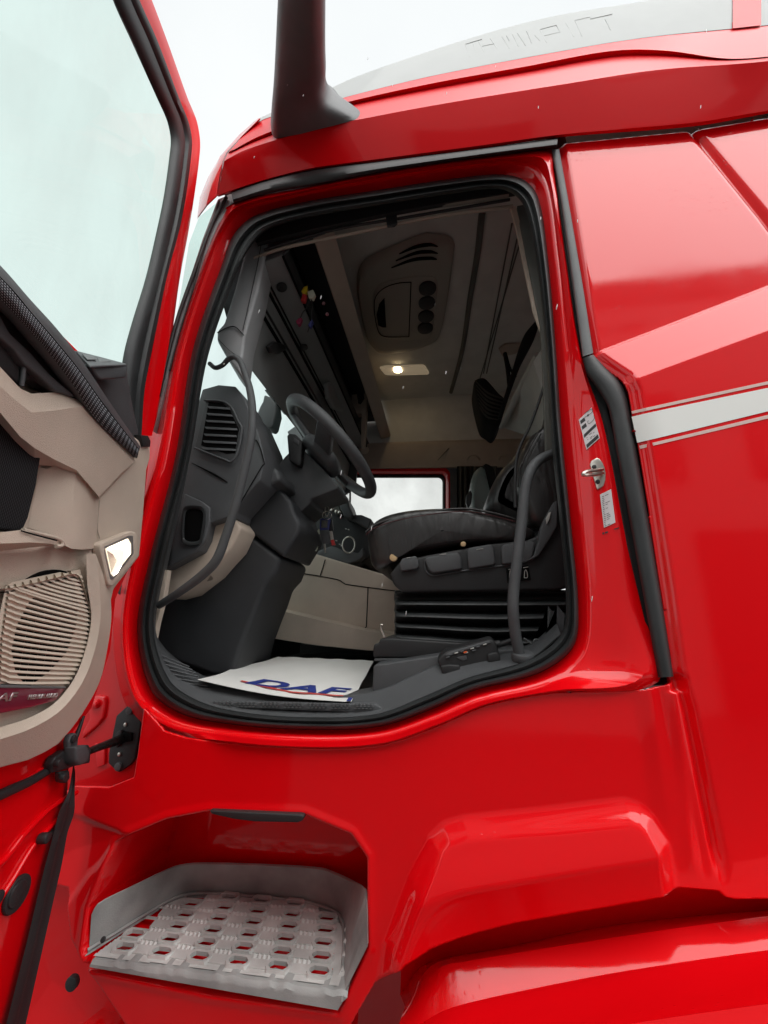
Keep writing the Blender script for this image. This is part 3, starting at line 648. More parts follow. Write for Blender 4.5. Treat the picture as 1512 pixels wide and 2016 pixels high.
# tread: hole cells and serrated plates
bm = bmesh.new()
def quadf(a, b_, c, d): bm.faces.new([bm.verts.new(p) for p in (a, b_, c, d)])
outl = [(x, y) for x, y in [(-.788,.998),(-.745,1.16),(-.705,1.205),(-.65,1.222),(-.38,1.226),(-.30,1.205),(-.262,1.15),(-.222,1.0)]]
def inside(x, y, mg=0):
    c = False; k = len(outl)
    for i in range(k):
        a = outl[i]; b_ = outl[(i+1) % k]
        if (a[1] > y) != (b_[1] > y) and x < (b_[0]-a[0])*(y-a[1])/(b_[1]-a[1])+a[0]: c = not c
    return c
px_, py_ = .0905, .038
for j in range(-1, 6):
    for i in range(-1, 8):
        cx = -.281-i*px_-.0068*j; cyy = 1.024+j*py_
        # hole cell
        hw, hh = px_*.29, py_*.47
        if inside(cx, cyy) and inside(cx-hw*.9, cyy) and inside(cx+hw*.6, cyy) and j >= 0:
            oc = [(-.75,-.85),(.75,-.85),(1.0,-.3),(1.0,.3),(.75,.85),(-.75,.85),(-1.0,.3),(-1.0,-.3)]
            ins_ = [(-.52,-.56),(.52,-.56),(.80,-.16),(.80,.16),(.52,.56),(-.52,.56),(-.80,.16),(-.80,-.16)]
            bs = [(-.86,-.98),(.86,-.98),(1.14,-.3),(1.14,.3),(.86,.98),(-.86,.98),(-1.14,.3),(-1.14,-.3)]
            V0 = [Vector((cx+a*hw, cyy+b_*hh, ZT-.008)) for a, b_ in bs]; V1 = [Vector((cx+a*hw, cyy+b_*hh, ZT+.0015)) for a, b_ in oc]
            V2 = [Vector((cx+a*hw, cyy+b_*hh, ZT+.001)) for a, b_ in ins_]; V3 = [p-Vector((0, 0, .008)) for p in V2]
            for k in range(8):
                l = (k+1) % 8; quadf(V0[k], V0[l], V1[l], V1[k]); quadf(V1[k], V1[l], V2[l], V2[k]); quadf(V2[k], V2[l], V3[l], V3[k])
        # plate with saw teeth on its rear edge
        tx = cx-px_*.5; ty = cyy+py_*.12; w = px_*.235; dd = py_*.40
        if inside(tx-w, ty) and inside(tx+w, ty+dd*.5):
            n_ = 8; ys = [ty-dd, ty-dd*.6, ty+dd*.45]
            base_ = [Vector((tx-w+2*w*k/n_, ys[0], ZT-.010)) for k in range(n_+1)]
            f1 = [Vector((tx-w+2*w*k/n_, ys[0]+.001, ZT-.002)) for k in range(n_+1)]
            f2 = [Vector((tx-w+2*w*k/n_, ys[2], ZT+.000)) for k in range(n_+1)]
            f3 = [Vector((tx-w+2*w*k/n_, ys[2]+.006, ZT+(.005 if k % 2 else .001))) for k in range(n_+1)]
            f4 = [Vector((tx-w+2*w*k/n_, ys[2]+.013, ZT-.009)) for k in range(n_+1)]
            for A_, B_ in ((base_, f1), (f1, f2), (f2, f3), (f3, f4)):
                for k in range(n_): quadf(A_[k], A_[k+1], B_[k+1], B_[k])
            for s_ in (0, n_): quadf(base_[s_], f1[s_], f2[s_], f4[s_])
# side teeth
for j in range(5):
    x = -.232-.006*j; y = 1.03+j*.037
    quadf(Vector((x-.012, y-.01, ZT-.01)), Vector((x+.012, y-.01, ZT-.01)), Vector((x, y, ZT+.009)), Vector((x, y+.001, ZT+.009)))
    quadf(Vector((x-.012, y+.01, ZT-.01)), Vector((x-.012, y-.01, ZT-.01)), Vector((x, y, ZT+.009)), Vector((x, y+.001, ZT+.009)))
bm_out('tread', bm, ALU, step, 20)
# web sheet between the cells, with openings under each hole cell
bm = bmesh.new()
pw = sorted(outl); nx_, ny_ = 232, 92
xs = np.linspace(-.83, -.215, nx_); ys = np.linspace(.992, 1.228, ny_)
vid = {}
def isopen(x, y):
    j = round((y-1.024)/py_)
    if j < 0 or j > 5: return False
    i = round((-.281-.0068*j-x)/px_); cx = -.281-i*px_-.0068*j; cyy = 1.024+j*py_
    return abs(x-cx) < px_*.29*.95 and abs(y-cyy) < py_*.47*.8
for a in range(nx_-1):
    for c in range(ny_-1):
        x = (xs[a]+xs[a+1])/2; y = (ys[c]+ys[c+1])/2
        if not inside(x, y) or isopen(x, y): continue
        q = []
        for ii, jj in ((a, c), (a+1, c), (a+1, c+1), (a, c+1)):
            if (ii, jj) not in vid: vid[(ii, jj)] = bm.verts.new((xs[ii], ys[jj], ZT-.004))
            q.append(vid[(ii, jj)])
        bm.faces.new(q)
bm_out('tread_web', bm, ALU, step, 30)
bm = bmesh.new()
disc('drain_screw', T(202,1850,1.015), (0, -1, .6), .006, .004, BLACKP, step, 12)
slab('step_floor', [(-.83, 1.0, ZT-.15), (-.2, 1.0, ZT-.15), (-.23, 1.22, ZT-.15), (-.75, 1.22, ZT-.15)], (0, 0, -.004), RED, truck, 0)
# step lamp under the sill
uslab('step_lamp', [(412,1596),(480,1599),(590,1604),(598,1606),(596,1616),(586,1620),(500,1618),(460,1613),(416,1603)], .985, .03, BLACKP, truck, .003)
# second step insert edge and dark recess at lower left
disc('body_screw', T(122,1955,1.0)+Vector((0, .02, 0)), (0, -1, 0), .014, .012, BLACKP, truck, 20)

# ---- hinge pillar, door check
slab('hinge_pillar', [T(u, v, 1.092) for u, v in [(350,690),(312,890),(265,1095),(248,1235),(270,1380),(300,1410),(300,1560),(140,1560),(60,1560),(40,1400),(200,1000),(262,850),(318,740)]], (0, .02, 0), REDM, truck, .002)
slab('pillar_ledge', [T(u, v, 1.0) for u, v in [(146,1546),(215,1549),(264,1529),(283,1394)]]+[T(283,1394,1.09), T(264,1529,1.09), T(215,1549,1.09), T(146,1546,1.09)], (0, 0, -.008), RED, truck, 0) if False else None
HZ = lambda x, y: (x/3.36, 1000+y/3.36)
hb = slab('check_plate', [T(*HZ(*q), 1.078) for q in [(840,1310),(880,1315),(925,1375),(932,1420),(890,1660),(860,1700),(790,1750),(770,1745),(715,1690),(718,1620),(755,1440),(768,1375)]], (0, .012, 0), BLACKP, truck, .003)
for q in [(850,1345),(775,1715)]: disc('bolt', T(*HZ(*q), 1.071), (0, -1, 0), .010, .010, GREYP, hb, 16)
for q in [(825,1435),(785,1632)]: disc('bolt', T(*HZ(*q), 1.073), (0, -1, 0), .006, .008, STEEL, hb, 6)
uslab('slot', [HZ(*q) for q in [(800,1480),(870,1490),(868,1545),(795,1550)]], 1.071, .006, HOLE, hb, .001)
slab('slot_bracket', [T(*HZ(*q), 1.068) for q in [(765,1490),(790,1470),(800,1475),(800,1550),(770,1590),(752,1570)]], (0, .02, 0), BLACKP, hb, .002)
GREASE = mat('greased_steel', (.02, .019, .018), .22, .4, grain=.9, gscale=90)
ck = tube('door_check_strap', [T(*HZ(835,1515), 1.09), T(*HZ(760,1545), 1.05), T(*HZ(690,1570), 1.02), T(*HZ(600,1605), .985), T(*HZ(540,1640), .95)], [.013, .012, .010, .009, .009], GREASE, truck, 8, 5)
# pressed hinge reinforcement with its bolt
RD = mat('red_primer_paint', (.80, .002, .008), .38, 0, .6, 1.6, grain=.1, gscale=300)
hp_ = uslab('hinge', [HZ(*q) for q in [(600,1260),(640,1240),(690,1250),(695,1290),(680,1390),(640,1440),(560,1510),(540,1530),(545,1480),(590,1400),(585,1330)]], 1.082, .012, RD, truck, .004)
disc('bolt', T(*HZ(620,1300), 1.072), (0, -1, 0), .013, .008, RD, hp_, 20); disc('bolt', T(*HZ(620,1302), 1.066), (0, -1, 0), .008, .012, RD, hp_, 6)
uslab('hinge_leaf', [HZ(*q) for q in [(625,1560),(690,1560),(690,1700),(640,1720)]], 1.084, .006, RD, hp_, .002)
hu = uslab('hinge', [(282,945),(292,948),(297,960),(291,985),(290,1000),(280,1000)], 1.07, .01, RD, truck, .003)
disc('bolt', T(288,965,1.06), (0, -1, 0), .008, .01, RD, hu, 6)
uslab('cable_grommet', [(262,1118),(276,1112),(268,1168),(258,1175),(235,1172),(228,1165)], 1.06, .03, BLACKP, truck, .003)

# ---- front wheel cover
def lpv2(A_, B_, t):
    us = np.linspace(A_[0][0]+(B_[0][0]-A_[0][0])*t, 2300, 24); f = lambda L_, u: np.interp(u, [p[0] for p in L_], [p[1] for p in L_])
    return [(u, f(A_, u)*(1-t)+f(B_, u)*t) for u in us]
W0 = [(790,1880),(850,1825),(1010,1782),(1180,1745),(1340,1725),(1512,1745),(1900,1800),(2300,1800)]
W1 = [(790,1960),(834,1900),(1000,1865),(1180,1826),(1344,1806),(1512,1792),(1900,1770),(2300,1760)]
W2 = [(800,1985),(850,1905),(931,1886),(1140,1853),(1344,1823),(1512,1801),(1900,1780),(2300,1765)]
W3 = [(775,2060),(850,2005),(904,1982),(1076,1944),(1237,1914),(1512,1874),(1900,1830),(2300,1800)]
W4 = [(740,2200),(850,2120),(920,2090),(1076,2050),(1237,2020),(1512,1980),(1900,1930),(2300,1900)]
skin('wheel_cover', [rez(W0, 1.10), rez(W1, 1.12), rez(W2, 1.05), rez(lpv2(W2, W3, .08), 1.038), rez(lpv2(W2, W3, .5), 1.02), rez(W3, 1.0), rez(lpv2(W3, W4, .25), .965), rez(lpv2(W3, W4, .6), .915), rez(W4, .85), rez([(u, v+260) for u, v in W4], .80)], RED, truck, False, 22, .006)
skin('arch_liner', [rez([(690,1880),(850,1830),(1180,1750),(1512,1740),(2300,1740)], 1.16), rez([(690,2200),(850,2200),(1180,2200),(1512,2200),(2300,2200)], 1.3)], REDM, truck, False, 30, .01)

# ================================================================== INTERIOR (inside the truck)
# shell
box('floor_pan', (-1.05, 1.135, 1.30), (1.9, 3.05, 1.35), BLACKP, truck, 0)
box('rear_bulkhead', (1.25, 1.13, 1.385), (1.28, 3.05, 3.40), CEIL, truck, 0)
ceil_ = slab('ceiling', [(-.48, 1.13, 3.40), (1.25, 1.13, 3.40), (1.25, 3.02, 3.40), (-.48, 3.02, 3.40)], (0, 0, .02), CEIL, truck, 0)
slab('near_header', [T(u, v, 1.128) for u, v in [(505,478),(610,452),(760,420),(880,398),(1015,378),(1040,300),(440,380)]], (0, .015, 0), BLACKP, truck, 0)
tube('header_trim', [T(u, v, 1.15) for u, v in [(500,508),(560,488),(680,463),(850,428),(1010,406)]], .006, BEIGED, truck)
bl = tube('roller_blind', [T(u, v, 1.14) for u, v in [(552,458),(660,437),(800,411),(900,398),(1001,384)]], .011, CEILB, truck)
uslab('blind_clip', [(759,424),(781,420),(782,438),(776,443),(762,444)], 1.125, .01, BLACKP, bl, .002)
tube('blind_rail', [T(u, v, 1.14) for u, v in [(520,492),(660,452),(800,428),(1004,393)]], .005, BLACKP, truck)
# roof trims running across the cab
def zr(u, v, z=3.396): return TZ(u, v, z)
tube('ceiling_rail', [zr(949,420), zr(940,500), zr(925,590), zr(910,690), zr(888,772)], .016, CEILD, truck, 8)
for a, c in (((1008,440),(952,735)), ((1018,470),(958,735)), ((1026,470),(945,745))): tube('ceiling_seam', [zr(*a), zr(*c)], .004, CEILD, truck, 6)
# curtain track by the rear pillar
slab('pillar_lining', [T(1004,405,1.16), T(1016,405,1.16), T(1024,440,1.2), T(1064,610,1.2), T(1064,650,1.2), T(1050,610,1.2), T(1016,445,1.2)], (0, .015, 0), BEIGE, truck, .002)
slab('seat_belt_panel', [T(u, v, 1.19) for u, v in [(1018,405),(1045,400),(1090,640),(1110,900),(1075,900),(1068,700),(1064,640),(1024,440)]], (0, .015, 0), CEILD, truck, .002)
# roof hatch console
def cz(x, y): return (640+x/2.908, 400+y/2.908)
ho = [zr(*cz(*q), 3.39) for q in [(545,180),(600,175),(700,185),(735,215),(738,280),(700,560),(660,740),(620,790),(480,840),(330,852),(280,830),(235,760),(190,560),(182,440),(200,360),(260,300)]]
P = cr(ho, 70, True); c0 = sum(P, Vector())/len(P)
hatch = skin('roof_console', [P, [c0+(p-c0)*.985+Vector((0, 0, -.012)) for p in P], [c0+(p-c0)*.95+Vector((0, 0, -.030)) for p in P], [c0+(p-c0)*.86+Vector((0, 0, -.034)) for p in P], [c0+(p-c0)*.02+Vector((0, 0, -.03)) for p in P]], CEILB, truck, True, 50)
hp2 = [zr(*cz(*q), 3.355) for q in [(300,480),(340,455),(480,425),(600,420),(640,440),(640,520),(615,720),(590,770),(440,785),(330,770),(300,740),(275,560)]]
P = cr(hp2, 60, True); c0 = sum(P, Vector())/len(P)
skin('console_panel', [[p+Vector((0, 0, .02)) for p in P], P, [c0+(p-c0)*.95+Vector((0, 0, -.008)) for p in P], [c0+(p-c0)*.02+Vector((0, 0, -.008)) for p in P]], CEILB, hatch, True, 50)
for q in [(587,495),(583,578),(578,655),(574,722)]:
    kn = disc('knob', zr(*cz(*q), 3.335), (0, 0, -1), .048, .02, BLACKP, hatch, 24, .004)
slab('console_pocket', [zr(*cz(*q), 3.341) for q in [(340,545),(310,580),(295,640),(305,700),(330,712),(350,712)]], (0, 0, .004), HOLE, hatch, 0)
tube('console_seam', [zr(*cz(*q), 3.343) for q in [(492,452),(488,560),(480,765)]], .003, HOLE, hatch, 6)
tube('console_seam', [zr(*cz(*q), 3.343) for q in [(492,452),(420,458),(350,480),(300,520),(282,570),(295,700),(330,760),(480,765)]], .0025, HOLE, hatch, 6)
for a in [[(425,290),(520,250),(600,238),(645,248)], [(405,330),(520,285),(600,278),(645,288)], [(380,370),(500,325),(600,315),(640,322)]]:
    tube('console_louvre', [zr(*cz(*q), 3.352) for q in a], [.003, .008, .008, .003], HOLE, hatch, 6)
# ceiling lamp
lo = [zr(*cz(*q), 3.385) for q in [(312,945),(350,936),(560,932),(575,940),(596,975),(590,983),(400,988),(345,985)]]
cl = slab('ceiling_lamp', lo, (0, 0, .015), LAMPCS, truck, .004)
slab('lamp_bulb', [zr(*cz(*q), 3.378) for q in [(392,944),(430,941),(440,965),(425,972),(398,970)]], (0, 0, .004), LAMPC, cl, .002)
# overhead console above the windscreen: profile in x, z run across the cab
prof = [(-.85,2.60),(-.717,2.559),(-.70,2.70),(-.68,2.824),(-.662,2.934),(-.56,2.962),(-.513,3.013)]
YN, YF = 1.16, 2.98
def run(name, pr, m, parent, ya=YN, yb=YF, sharp=30): return skin(name, [[Vector((x, ya, z)) for x, z in pr], [Vector((x, yb, z)) for x, z in pr]], m, parent, False, sharp, .004)
oc = run('overhead_console', [(-.80,2.82),(-.74,2.64),(-.717,2.559),(-.705,2.66),(-.69,2.76)], OHG, truck)
def rrun(pr, m, n=6): return run('x', [(p[0], p[1]) for p in pr], m, None)
run('console_fascia', [(-.69,2.76),(-.682,2.815),(-.664,2.93),(-.60,2.948),(-.56,2.962)], OHG, oc)
run('console_shelf', [(-.56,2.962),(-.545,3.0),(-.60,3.06),(-.60,3.20),(-.44,3.20),(-.447,3.05)], BLACKP, oc)
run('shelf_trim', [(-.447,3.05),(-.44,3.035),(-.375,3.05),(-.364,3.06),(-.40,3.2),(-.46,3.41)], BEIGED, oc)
for x, z, r_, m_ in [(-.683,2.800,.008,HOLE),(-.679,2.835,.006,BLACKP),(-.666,2.912,.007,HOLE),(-.66,2.94,.007,HOLE),(-.562,2.957,.005,HOLE)]:
    tube('blind_rail', [(x+.004, YN, z-.004), (x+.004, YF, z-.004)], r_, m_, oc, 8)
slab('near_cap', [(x, YN+.002, z) for x, z in [(-.80,2.80),(-.717,2.559),(-.705,2.66),(-.69,2.76),(-.682,2.815),(-.664,2.93),(-.56,2.962),(-.513,3.013),(-.37,3.05),(-.46,3.4),(-.8,3.4)]], (0, .004, 0), DGREY, oc, 0)
def ovr(u, v, X): return TX(u, v, X)
Z3 = lambda x, y: (300+x/3.024, 450+y/3.024)
def ondk(u, v, pa, pb):
    # ray meets the sloped console face through profile points pa, pb
    e = Vector((pb[0]-pa[0], 0, pb[1]-pa[1])); nn = Vector((e.z, 0, -e.x)); return PP(u, v, (pa[0], 0, pa[1]), nn)
fa = ((-.664,2.925), (-.56,2.957))
# round blind catches, speaker pad, fixings on the fascia
for q in [(770,343),(900,702),(1100,1000)]:
    c_ = ondk(*Z3(*q), *fa) if q[1] < 900 else None
    if c_: disc('console_clip', c_+Vector((.002, 0, -.01)), (.3, 0, -1), .022, .008, BLACKP, oc, 20)
vis = slab('map_light_bar', [TX(*Z3(*q), -.655) for q in [(695,700),(730,670),(790,690),(800,720),(760,745),(715,740)]], (-.02, 0, 0), BLACKP, oc, .006)
# speaker-like raised pad low on the fascia
pad = [TX(*Z3(*q), -.60) for q in [(1045,920),(1080,900),(1115,910),(1160,1000),(1170,1060),(1135,1090),(1085,1070),(1055,1010)]]
slab('console_pad', pad, (-.03, 0, 0), OHG, oc, .01)
# tall beige frame with dark inset
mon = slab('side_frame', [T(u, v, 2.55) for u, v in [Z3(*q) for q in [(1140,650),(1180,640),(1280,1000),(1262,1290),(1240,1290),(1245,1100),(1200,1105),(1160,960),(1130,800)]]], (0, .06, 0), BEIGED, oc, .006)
slab('frame_inset', [T(u, v, 2.545) for u, v in [Z3(*q) for q in [(1190,655),(1200,665),(1262,1010),(1240,1045),(1225,1040),(1188,790)]]], (0, .01, 0), BLACKP, mon, .003)
# far end of the console drops down beside the wheel
slab('far_pillar_lining', [T(u, v, 2.9) for u, v in [(566,850),(650,790),(700,800),(706,890),(700,960),(640,1000),(600,930)]], (0, .02, 0), GREYP, truck, 0)
# windscreen
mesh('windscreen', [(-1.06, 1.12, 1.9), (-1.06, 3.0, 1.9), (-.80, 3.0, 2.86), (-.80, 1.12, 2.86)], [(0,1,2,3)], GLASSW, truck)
# camera housing hanging at the windscreen
ch = uslab('windscreen_camera', [Z3(*q) for q in [(665,985),(700,1000),(735,1040),(740,1090),(720,1170),(705,1190),(650,1175),(620,1150),(618,1110),(640,1055),(655,1030)]], 2.0, .09, GREYP, truck, .012)
uslab('camera_grille', [Z3(*q) for q in [(665,960),(720,940),(800,945),(840,965),(870,1020),(890,1060),(800,1075),(740,1050),(700,1000)]], 2.02, .12, BLACKP, ch, .006)
# far side: wall, shelf, door window
FY = 3.0
slab('far_wall', [T(u, v, FY) for u, v in [(690,760),(1120,735),(1120,884),(690,890)]], (0, .02, 0), CEIL, truck, 0)
sh = skin('far_shelf', [[T(u, v, Y) for (u, v) in l] for l, Y in (([(690,874),(860,868),(1100,862)], FY), ([(690,876),(860,871),(1100,866)], FY-.05), ([(690,884),(860,880),(1100,876)], FY-.055), ([(690,922),(860,920),(1100,918)], FY-.03), ([(690,925),(860,923),(1100,921)], FY+.02))], BEIGED, truck, False, 30, .004)
disc('far_speaker', T(718,886,FY-.06), (0, -1, 0), .035, .006, BEIGE2, sh, 24)
for x in (930, 992):
    tube('coat_hook', [T(x-10,905,FY-.06), T(x-4,897,FY-.10), T(x+8,897,FY-.10), T(x+15,905,FY-.06)], .006, BEIGED, sh, 8)
tube('shelf_seam', [T(862,906,FY-.055), T(884,882,FY-.058)], .003, CEILD, sh, 6)
def rr(u0, v0, u1, v1, r_, Y):
    o = []
    for cx, cyy, a0 in ((u1-r_, v0+r_, -90), (u1-r_, v1-r_, 0), (u0+r_, v1-r_, 90), (u0+r_, v0+r_, 180)):
        for k in range(7): a = R(a0+k*15); o.append(T(cx+r_*math.cos(a), cyy+r_*math.sin(a), Y))
    return o
def rc(u0, v0, u1, v1, Y):
    o = []
    for cx, cyy in ((u1, v0), (u1, v1), (u0, v1), (u0, v0)):
        for k in range(7): o.append(T(cx, cyy, Y))
    return o
fd_ = skin('far_door', [rc(560,915,1100,1330,FY), rr(655,921,886,1082,14,FY)], GREYP, truck, True, 30)
skin('far_door_rim', [rr(655,921,886,1082,14,FY), rr(655,927,883,1078,14,FY-.01), rr(655,931,879,1075,12,FY+.01), rr(655,934,877,1072,12,FY+.05)], REDM, fd_, True, 60)
skin('far_window_rubber', [rr(655,934,877,1072,12,FY+.05), rr(655,937,874,1070,10,FY+.045), rr(655,941,871,1068,9,FY+.06)], BLACKP, fd_, True, 60)
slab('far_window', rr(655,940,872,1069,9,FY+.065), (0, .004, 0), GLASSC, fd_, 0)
tube('window_divider', [T(690,930,FY+.05), T(688,1075,FY+.05)], .008, BLACKP, fd_, 6)
# curtain folds behind the far door
cu = []
for k in range(40):
    x = 900+k*2.0; cu.append((x, .025*math.sin(k*1.3)+.01*math.sin(k*.6)))
skin('curtain', [[T(x, v, 2.93+d) for x, d in cu] for v in (918, 950, 1010, 1080)], CURT, truck, False, 80, .003)
# passenger seat
pillow('passenger_seat', [T(u, v, 2.3) for u, v in [(930,1010),(927,975),(928,945),(933,928),(942,917),(952,914),(963,922),(971,945),(974,975),(974,1020),(972,1060),(935,1060)]], (0, .5, 0), PSEAT, truck, .05, 5, 60)
pillow('passenger_headrest', [T(u, v, 2.28) for u, v in [(952,914),(962,912),(975,930),(978,1000),(976,1060),(962,1060),(966,990),(962,935)]], (0, .5, 0), BAGC, truck, .02, 4, 50)
uslab('belt_stalk', [(918,975),(926,965),(930,972),(928,990),(922,1000),(917,990)], 2.2, .03, BLACKP, truck, .004)
# upper bunk folded at the rear, net bag
slab('upper_bunk', [T(u, v, Y) for u, v, Y in [(992,842,2.3),(1050,712,1.7),(1090,650,1.6),(1110,900,1.6),(1045,860,2.2)]], (.05, .02, 0), CEIL, truck, 0)
tube('bunk_edge', [T(986,842,2.28), T(1000,815,2.1), T(1030,755,1.9), T(1060,700,1.7)], [.012, .018, .02, .02], LEDGE, truck, 10)
C8 = lambda x, y: (860+x/3.875, 380+y/3.875)
bag = empty('net_bag', T(965,800,2.15), 'dark gathered net bag slung from a strap below the cab ceiling', 'bag')
bp_ = [T(*C8(*q), 2.25) for q in [(290,1410),(330,1385),(370,1390),(420,1440),(480,1510),(530,1560),(520,1640),(490,1740),(450,1800),(400,1770),(350,1730),(310,1600),(285,1470)]]
pillow('bag_body', bp_, (0, .25, 0), BAGC, bag, .05, 5, 60, .02)
for k in range(7):
    a = (292+k*6, 1430+k*34); c = (525-k*9, 1575+k*26)
    tube('bag_fold', [T(*C8(*a), 2.225), T(*C8((a[0]+c[0])/2-15, (a[1]+c[1])/2+25), 2.205), T(*C8(*c), 2.225)], [.003, .007, .003], CURT, bag, 6)
tube('bag_strap', [T(*C8(770,980), 1.9), T(*C8(700,1110), 1.95), T(*C8(600,1350), 2.1), T(*C8(480,1720), 2.2)], [.012, .03, .018, .012], BAGC, bag, 8)
tube('bag_strap', [T(*C8(520,1225), 2.3), T(*C8(540,1340), 2.25), T(*C8(555,1480), 2.2)], .013, BAGC, bag, 8)
tube('bag_strap', [T(*C8(530,1240), 2.3), T(*C8(560,1340), 2.25), T(*C8(600,1400), 2.2)], .008, BAGC, bag, 8)
P = [TZ(*C8(*q), 3.385) for q in [(470,1190),(520,1155),(640,1150),(660,1175),(600,1230),(500,1250)]]
slab('ceiling_handle', P, (0, 0, .01), BEIGED, truck, .006)

# ---- engine tunnel, floor
Z6 = lambda x, y: (260+x/3.024, 900+y/3.024)
def tn(x, y, Y=1.95): return T(*Z6(x, y), Y)
tun = slab('engine_tunnel', [tn(640,1060), tn(650,900), tn(760,650), tn(950,562), tn(1100,578), tn(1400,668), tn(1512,700), tn(1700,745), tn(1700,1150), tn(1512,1150), tn(1000,1102), tn(760,1062)], (0, .9, 0), BEIGE, truck, .012)
skin('tunnel_kick', [[tn(680,1060,1.95), tn(745,1000,1.95), tn(760,950,1.95), tn(800,918,1.95), tn(880,898,1.95), tn(1100,950,1.95), tn(1400,1020,1.95), tn(1700,1060,1.95)], [tn(690,1062,1.92), tn(757,1010,1.91), tn(772,965,1.90), tn(812,932,1.89), tn(885,916,1.89), tn(1100,968,1.89), tn(1400,1038,1.89), tn(1700,1080,1.89)],
   [tn(700,1070,1.91), tn(760,1066,1.90), tn(800,1070,1.89), tn(850,1080,1.88), tn(920,1092,1.88), tn(1100,1120,1.88), tn(1400,1150,1.88), tn(1700,1170,1.88)]], BEIGE, tun, False, 50, .003)
for a in ([(930,680),(1100,705),(1215,727),(1240,735),(1270,757),(1512,790),(1700,810)], [(1150,610),(1135,660),(1120,705)], [(1405,775),(1400,900),(1395,1010)], [(1395,1010),(1380,1022)]):
    tube('tunnel_seam', [tn(x, y, 1.948) for x, y in a], .0025, HOLE, tun, 6, straight=True)
for k in range(3): slab('tunnel_vent', [tn(x, y, 1.945) for x, y in [(835+k*16,712-k*18),(875+k*10,690-k*16),(905,660-k*2),(868,700-k*10)][:4]], (0, .006, 0), BEIGED, tun, 0) if k == 0 else None
fm = [(-1.1, 1.9, 1.40), (1.2, 1.9, 1.40)]
skin('floor_mat', [[Vector((x, y, 1.356+.005*math.sin(x*9)*math.cos(y*7))) for x in np.linspace(-1.1, 1.2, 40)] for y in np.linspace(1.14, 2.3, 30)], BLACKP, truck, False, 60, .003)
# sill: dark plastic tray inside the seal
silr = [Si[i] for i in range(12, 24)]
inn = [(1095,1225),(1040,1270),(930,1290),(860,1300),(740,1352),(600,1365),(480,1352),(410,1335),(350,1300),(312,1260),(306,1230),(330,1110)]
def zpt(p, z): return TZ(p[0], p[1], z)
s1 = crseg([T(u, v, 1.10) for u, v in silr], 8, False); s2 = crseg([T(u, v, 1.125) for u, v in lerp2(silr, inn, .3)], 8, False); s3 = crseg([T(u, v, 1.17) for u, v in lerp2(silr, inn, .8)], 8, False)
s4 = crseg([T(u, v, 1.30) for u, v in inn], 8, False)
sill = skin('door_sill_tray', [s1, s2, s3, s4], GREYP, truck, False, 30, .003)
# tread pads on the sill
zz = 1.428
def sl_(u, v, Y=1.115): return T(u, v, Y)
pl = slab('sill_tread', [T(*Z6(*q), 1.112) for q in [(415,1462),(480,1455),(1450,1470),(1500,1500),(1495,1525),(1300,1520),(500,1490)]], (0, .06, -.004), DGREY, sill, .003)
for k in range(7):
    cx = 545+k*138+(k*1.5)
    for r_ in range(3):
        for c_ in range(5):
            x = cx-52+c_*23+(r_ % 2)*11; y = 1458+r_*13+k*2.2; w = 9
            slab('t', [T(*Z6(x-w, y), 1.110), T(*Z6(x, y-5), 1.110), T(*Z6(x+w, y), 1.110), T(*Z6(x, y+5), 1.110)], (0, -.003, .001), MIDG, None, 0)
studs = [o for o in bpy.data.objects if o.name.startswith('t.') or o.name == 't']
st_ = join('tread_studs', studs, None); st_.parent = pl
rib = []
for k in range(9):
    x0, y0 = 150+k*9, 1175+k*27; x1, y1 = 330+k*18, 1240+k*19
    rib.append(tube('r', [T(*Z6(x0+10, y0), 1.122), T(*Z6(x1+10, y1+8), 1.15)], .0022, DGREY, None, 6, 3))
join('floor_ribs', rib, None).parent = sill
# raised moulding under the seat
mo = slab('seat_plinth', [T(u, v, 1.20) for u, v in [(735,1312),(740,1308),(762,1306),(905,1284),(1060,1275),(1105,1268),(1108,1210),(1100,1200),(1098,1290),(1040,1315),(920,1352),(845,1380),(740,1368),(733,1360)]], (0, .10, 0), GREYP, truck, .006)
# ---- steering column tower and dashboard
z6 = lambda l: [Z6(*q) for q in l]
colm = slab('column_tower', [T(u, v, 1.38) for u, v in z6([(590,330),(640,415),(890,602),(850,700),(790,765),(750,880),(700,1000),(650,1130),(612,1270),(560,1312),(480,1302),(300,1240),(120,1170),(110,980),(240,800),(400,690),(470,600)])], (0, .30, 0), COLP, truck, .045, 6)
colu = slab('column_cover', [T(u, v, 1.37) for u, v in z6([(645,405),(595,345),(600,300),(690,240),(745,120),(800,135),(880,190),(945,260),(965,325),(1005,400),(992,450),(900,598)])], (0, .30, 0), COLP, truck, .045, 6)
P6 = [(415,1462)]
de = slab('dash_end', [T(u, v, 1.22) for u, v in [(398,766),(430,757),(463,760),(482,785),(507,848),(512,866),(521,905),(512,945),(458,1004),(456,1016),(432,1024),(412,1030),(405,1062),(393,1085),(328,1120),(322,1120),(330,1060),(352,960),(372,880),(388,800)]], (0, .14, 0), DGREY, truck, .010, 4)
dm_ = slab('dash_side', [T(u, v, 1.30) for u, v in [(482,790),(508,850),(524,905),(545,925),(552,945),(520,960),(492,985),(465,1020),(455,1012),(500,940)]], (0, .25, 0), GREYP, truck, .012, 3)
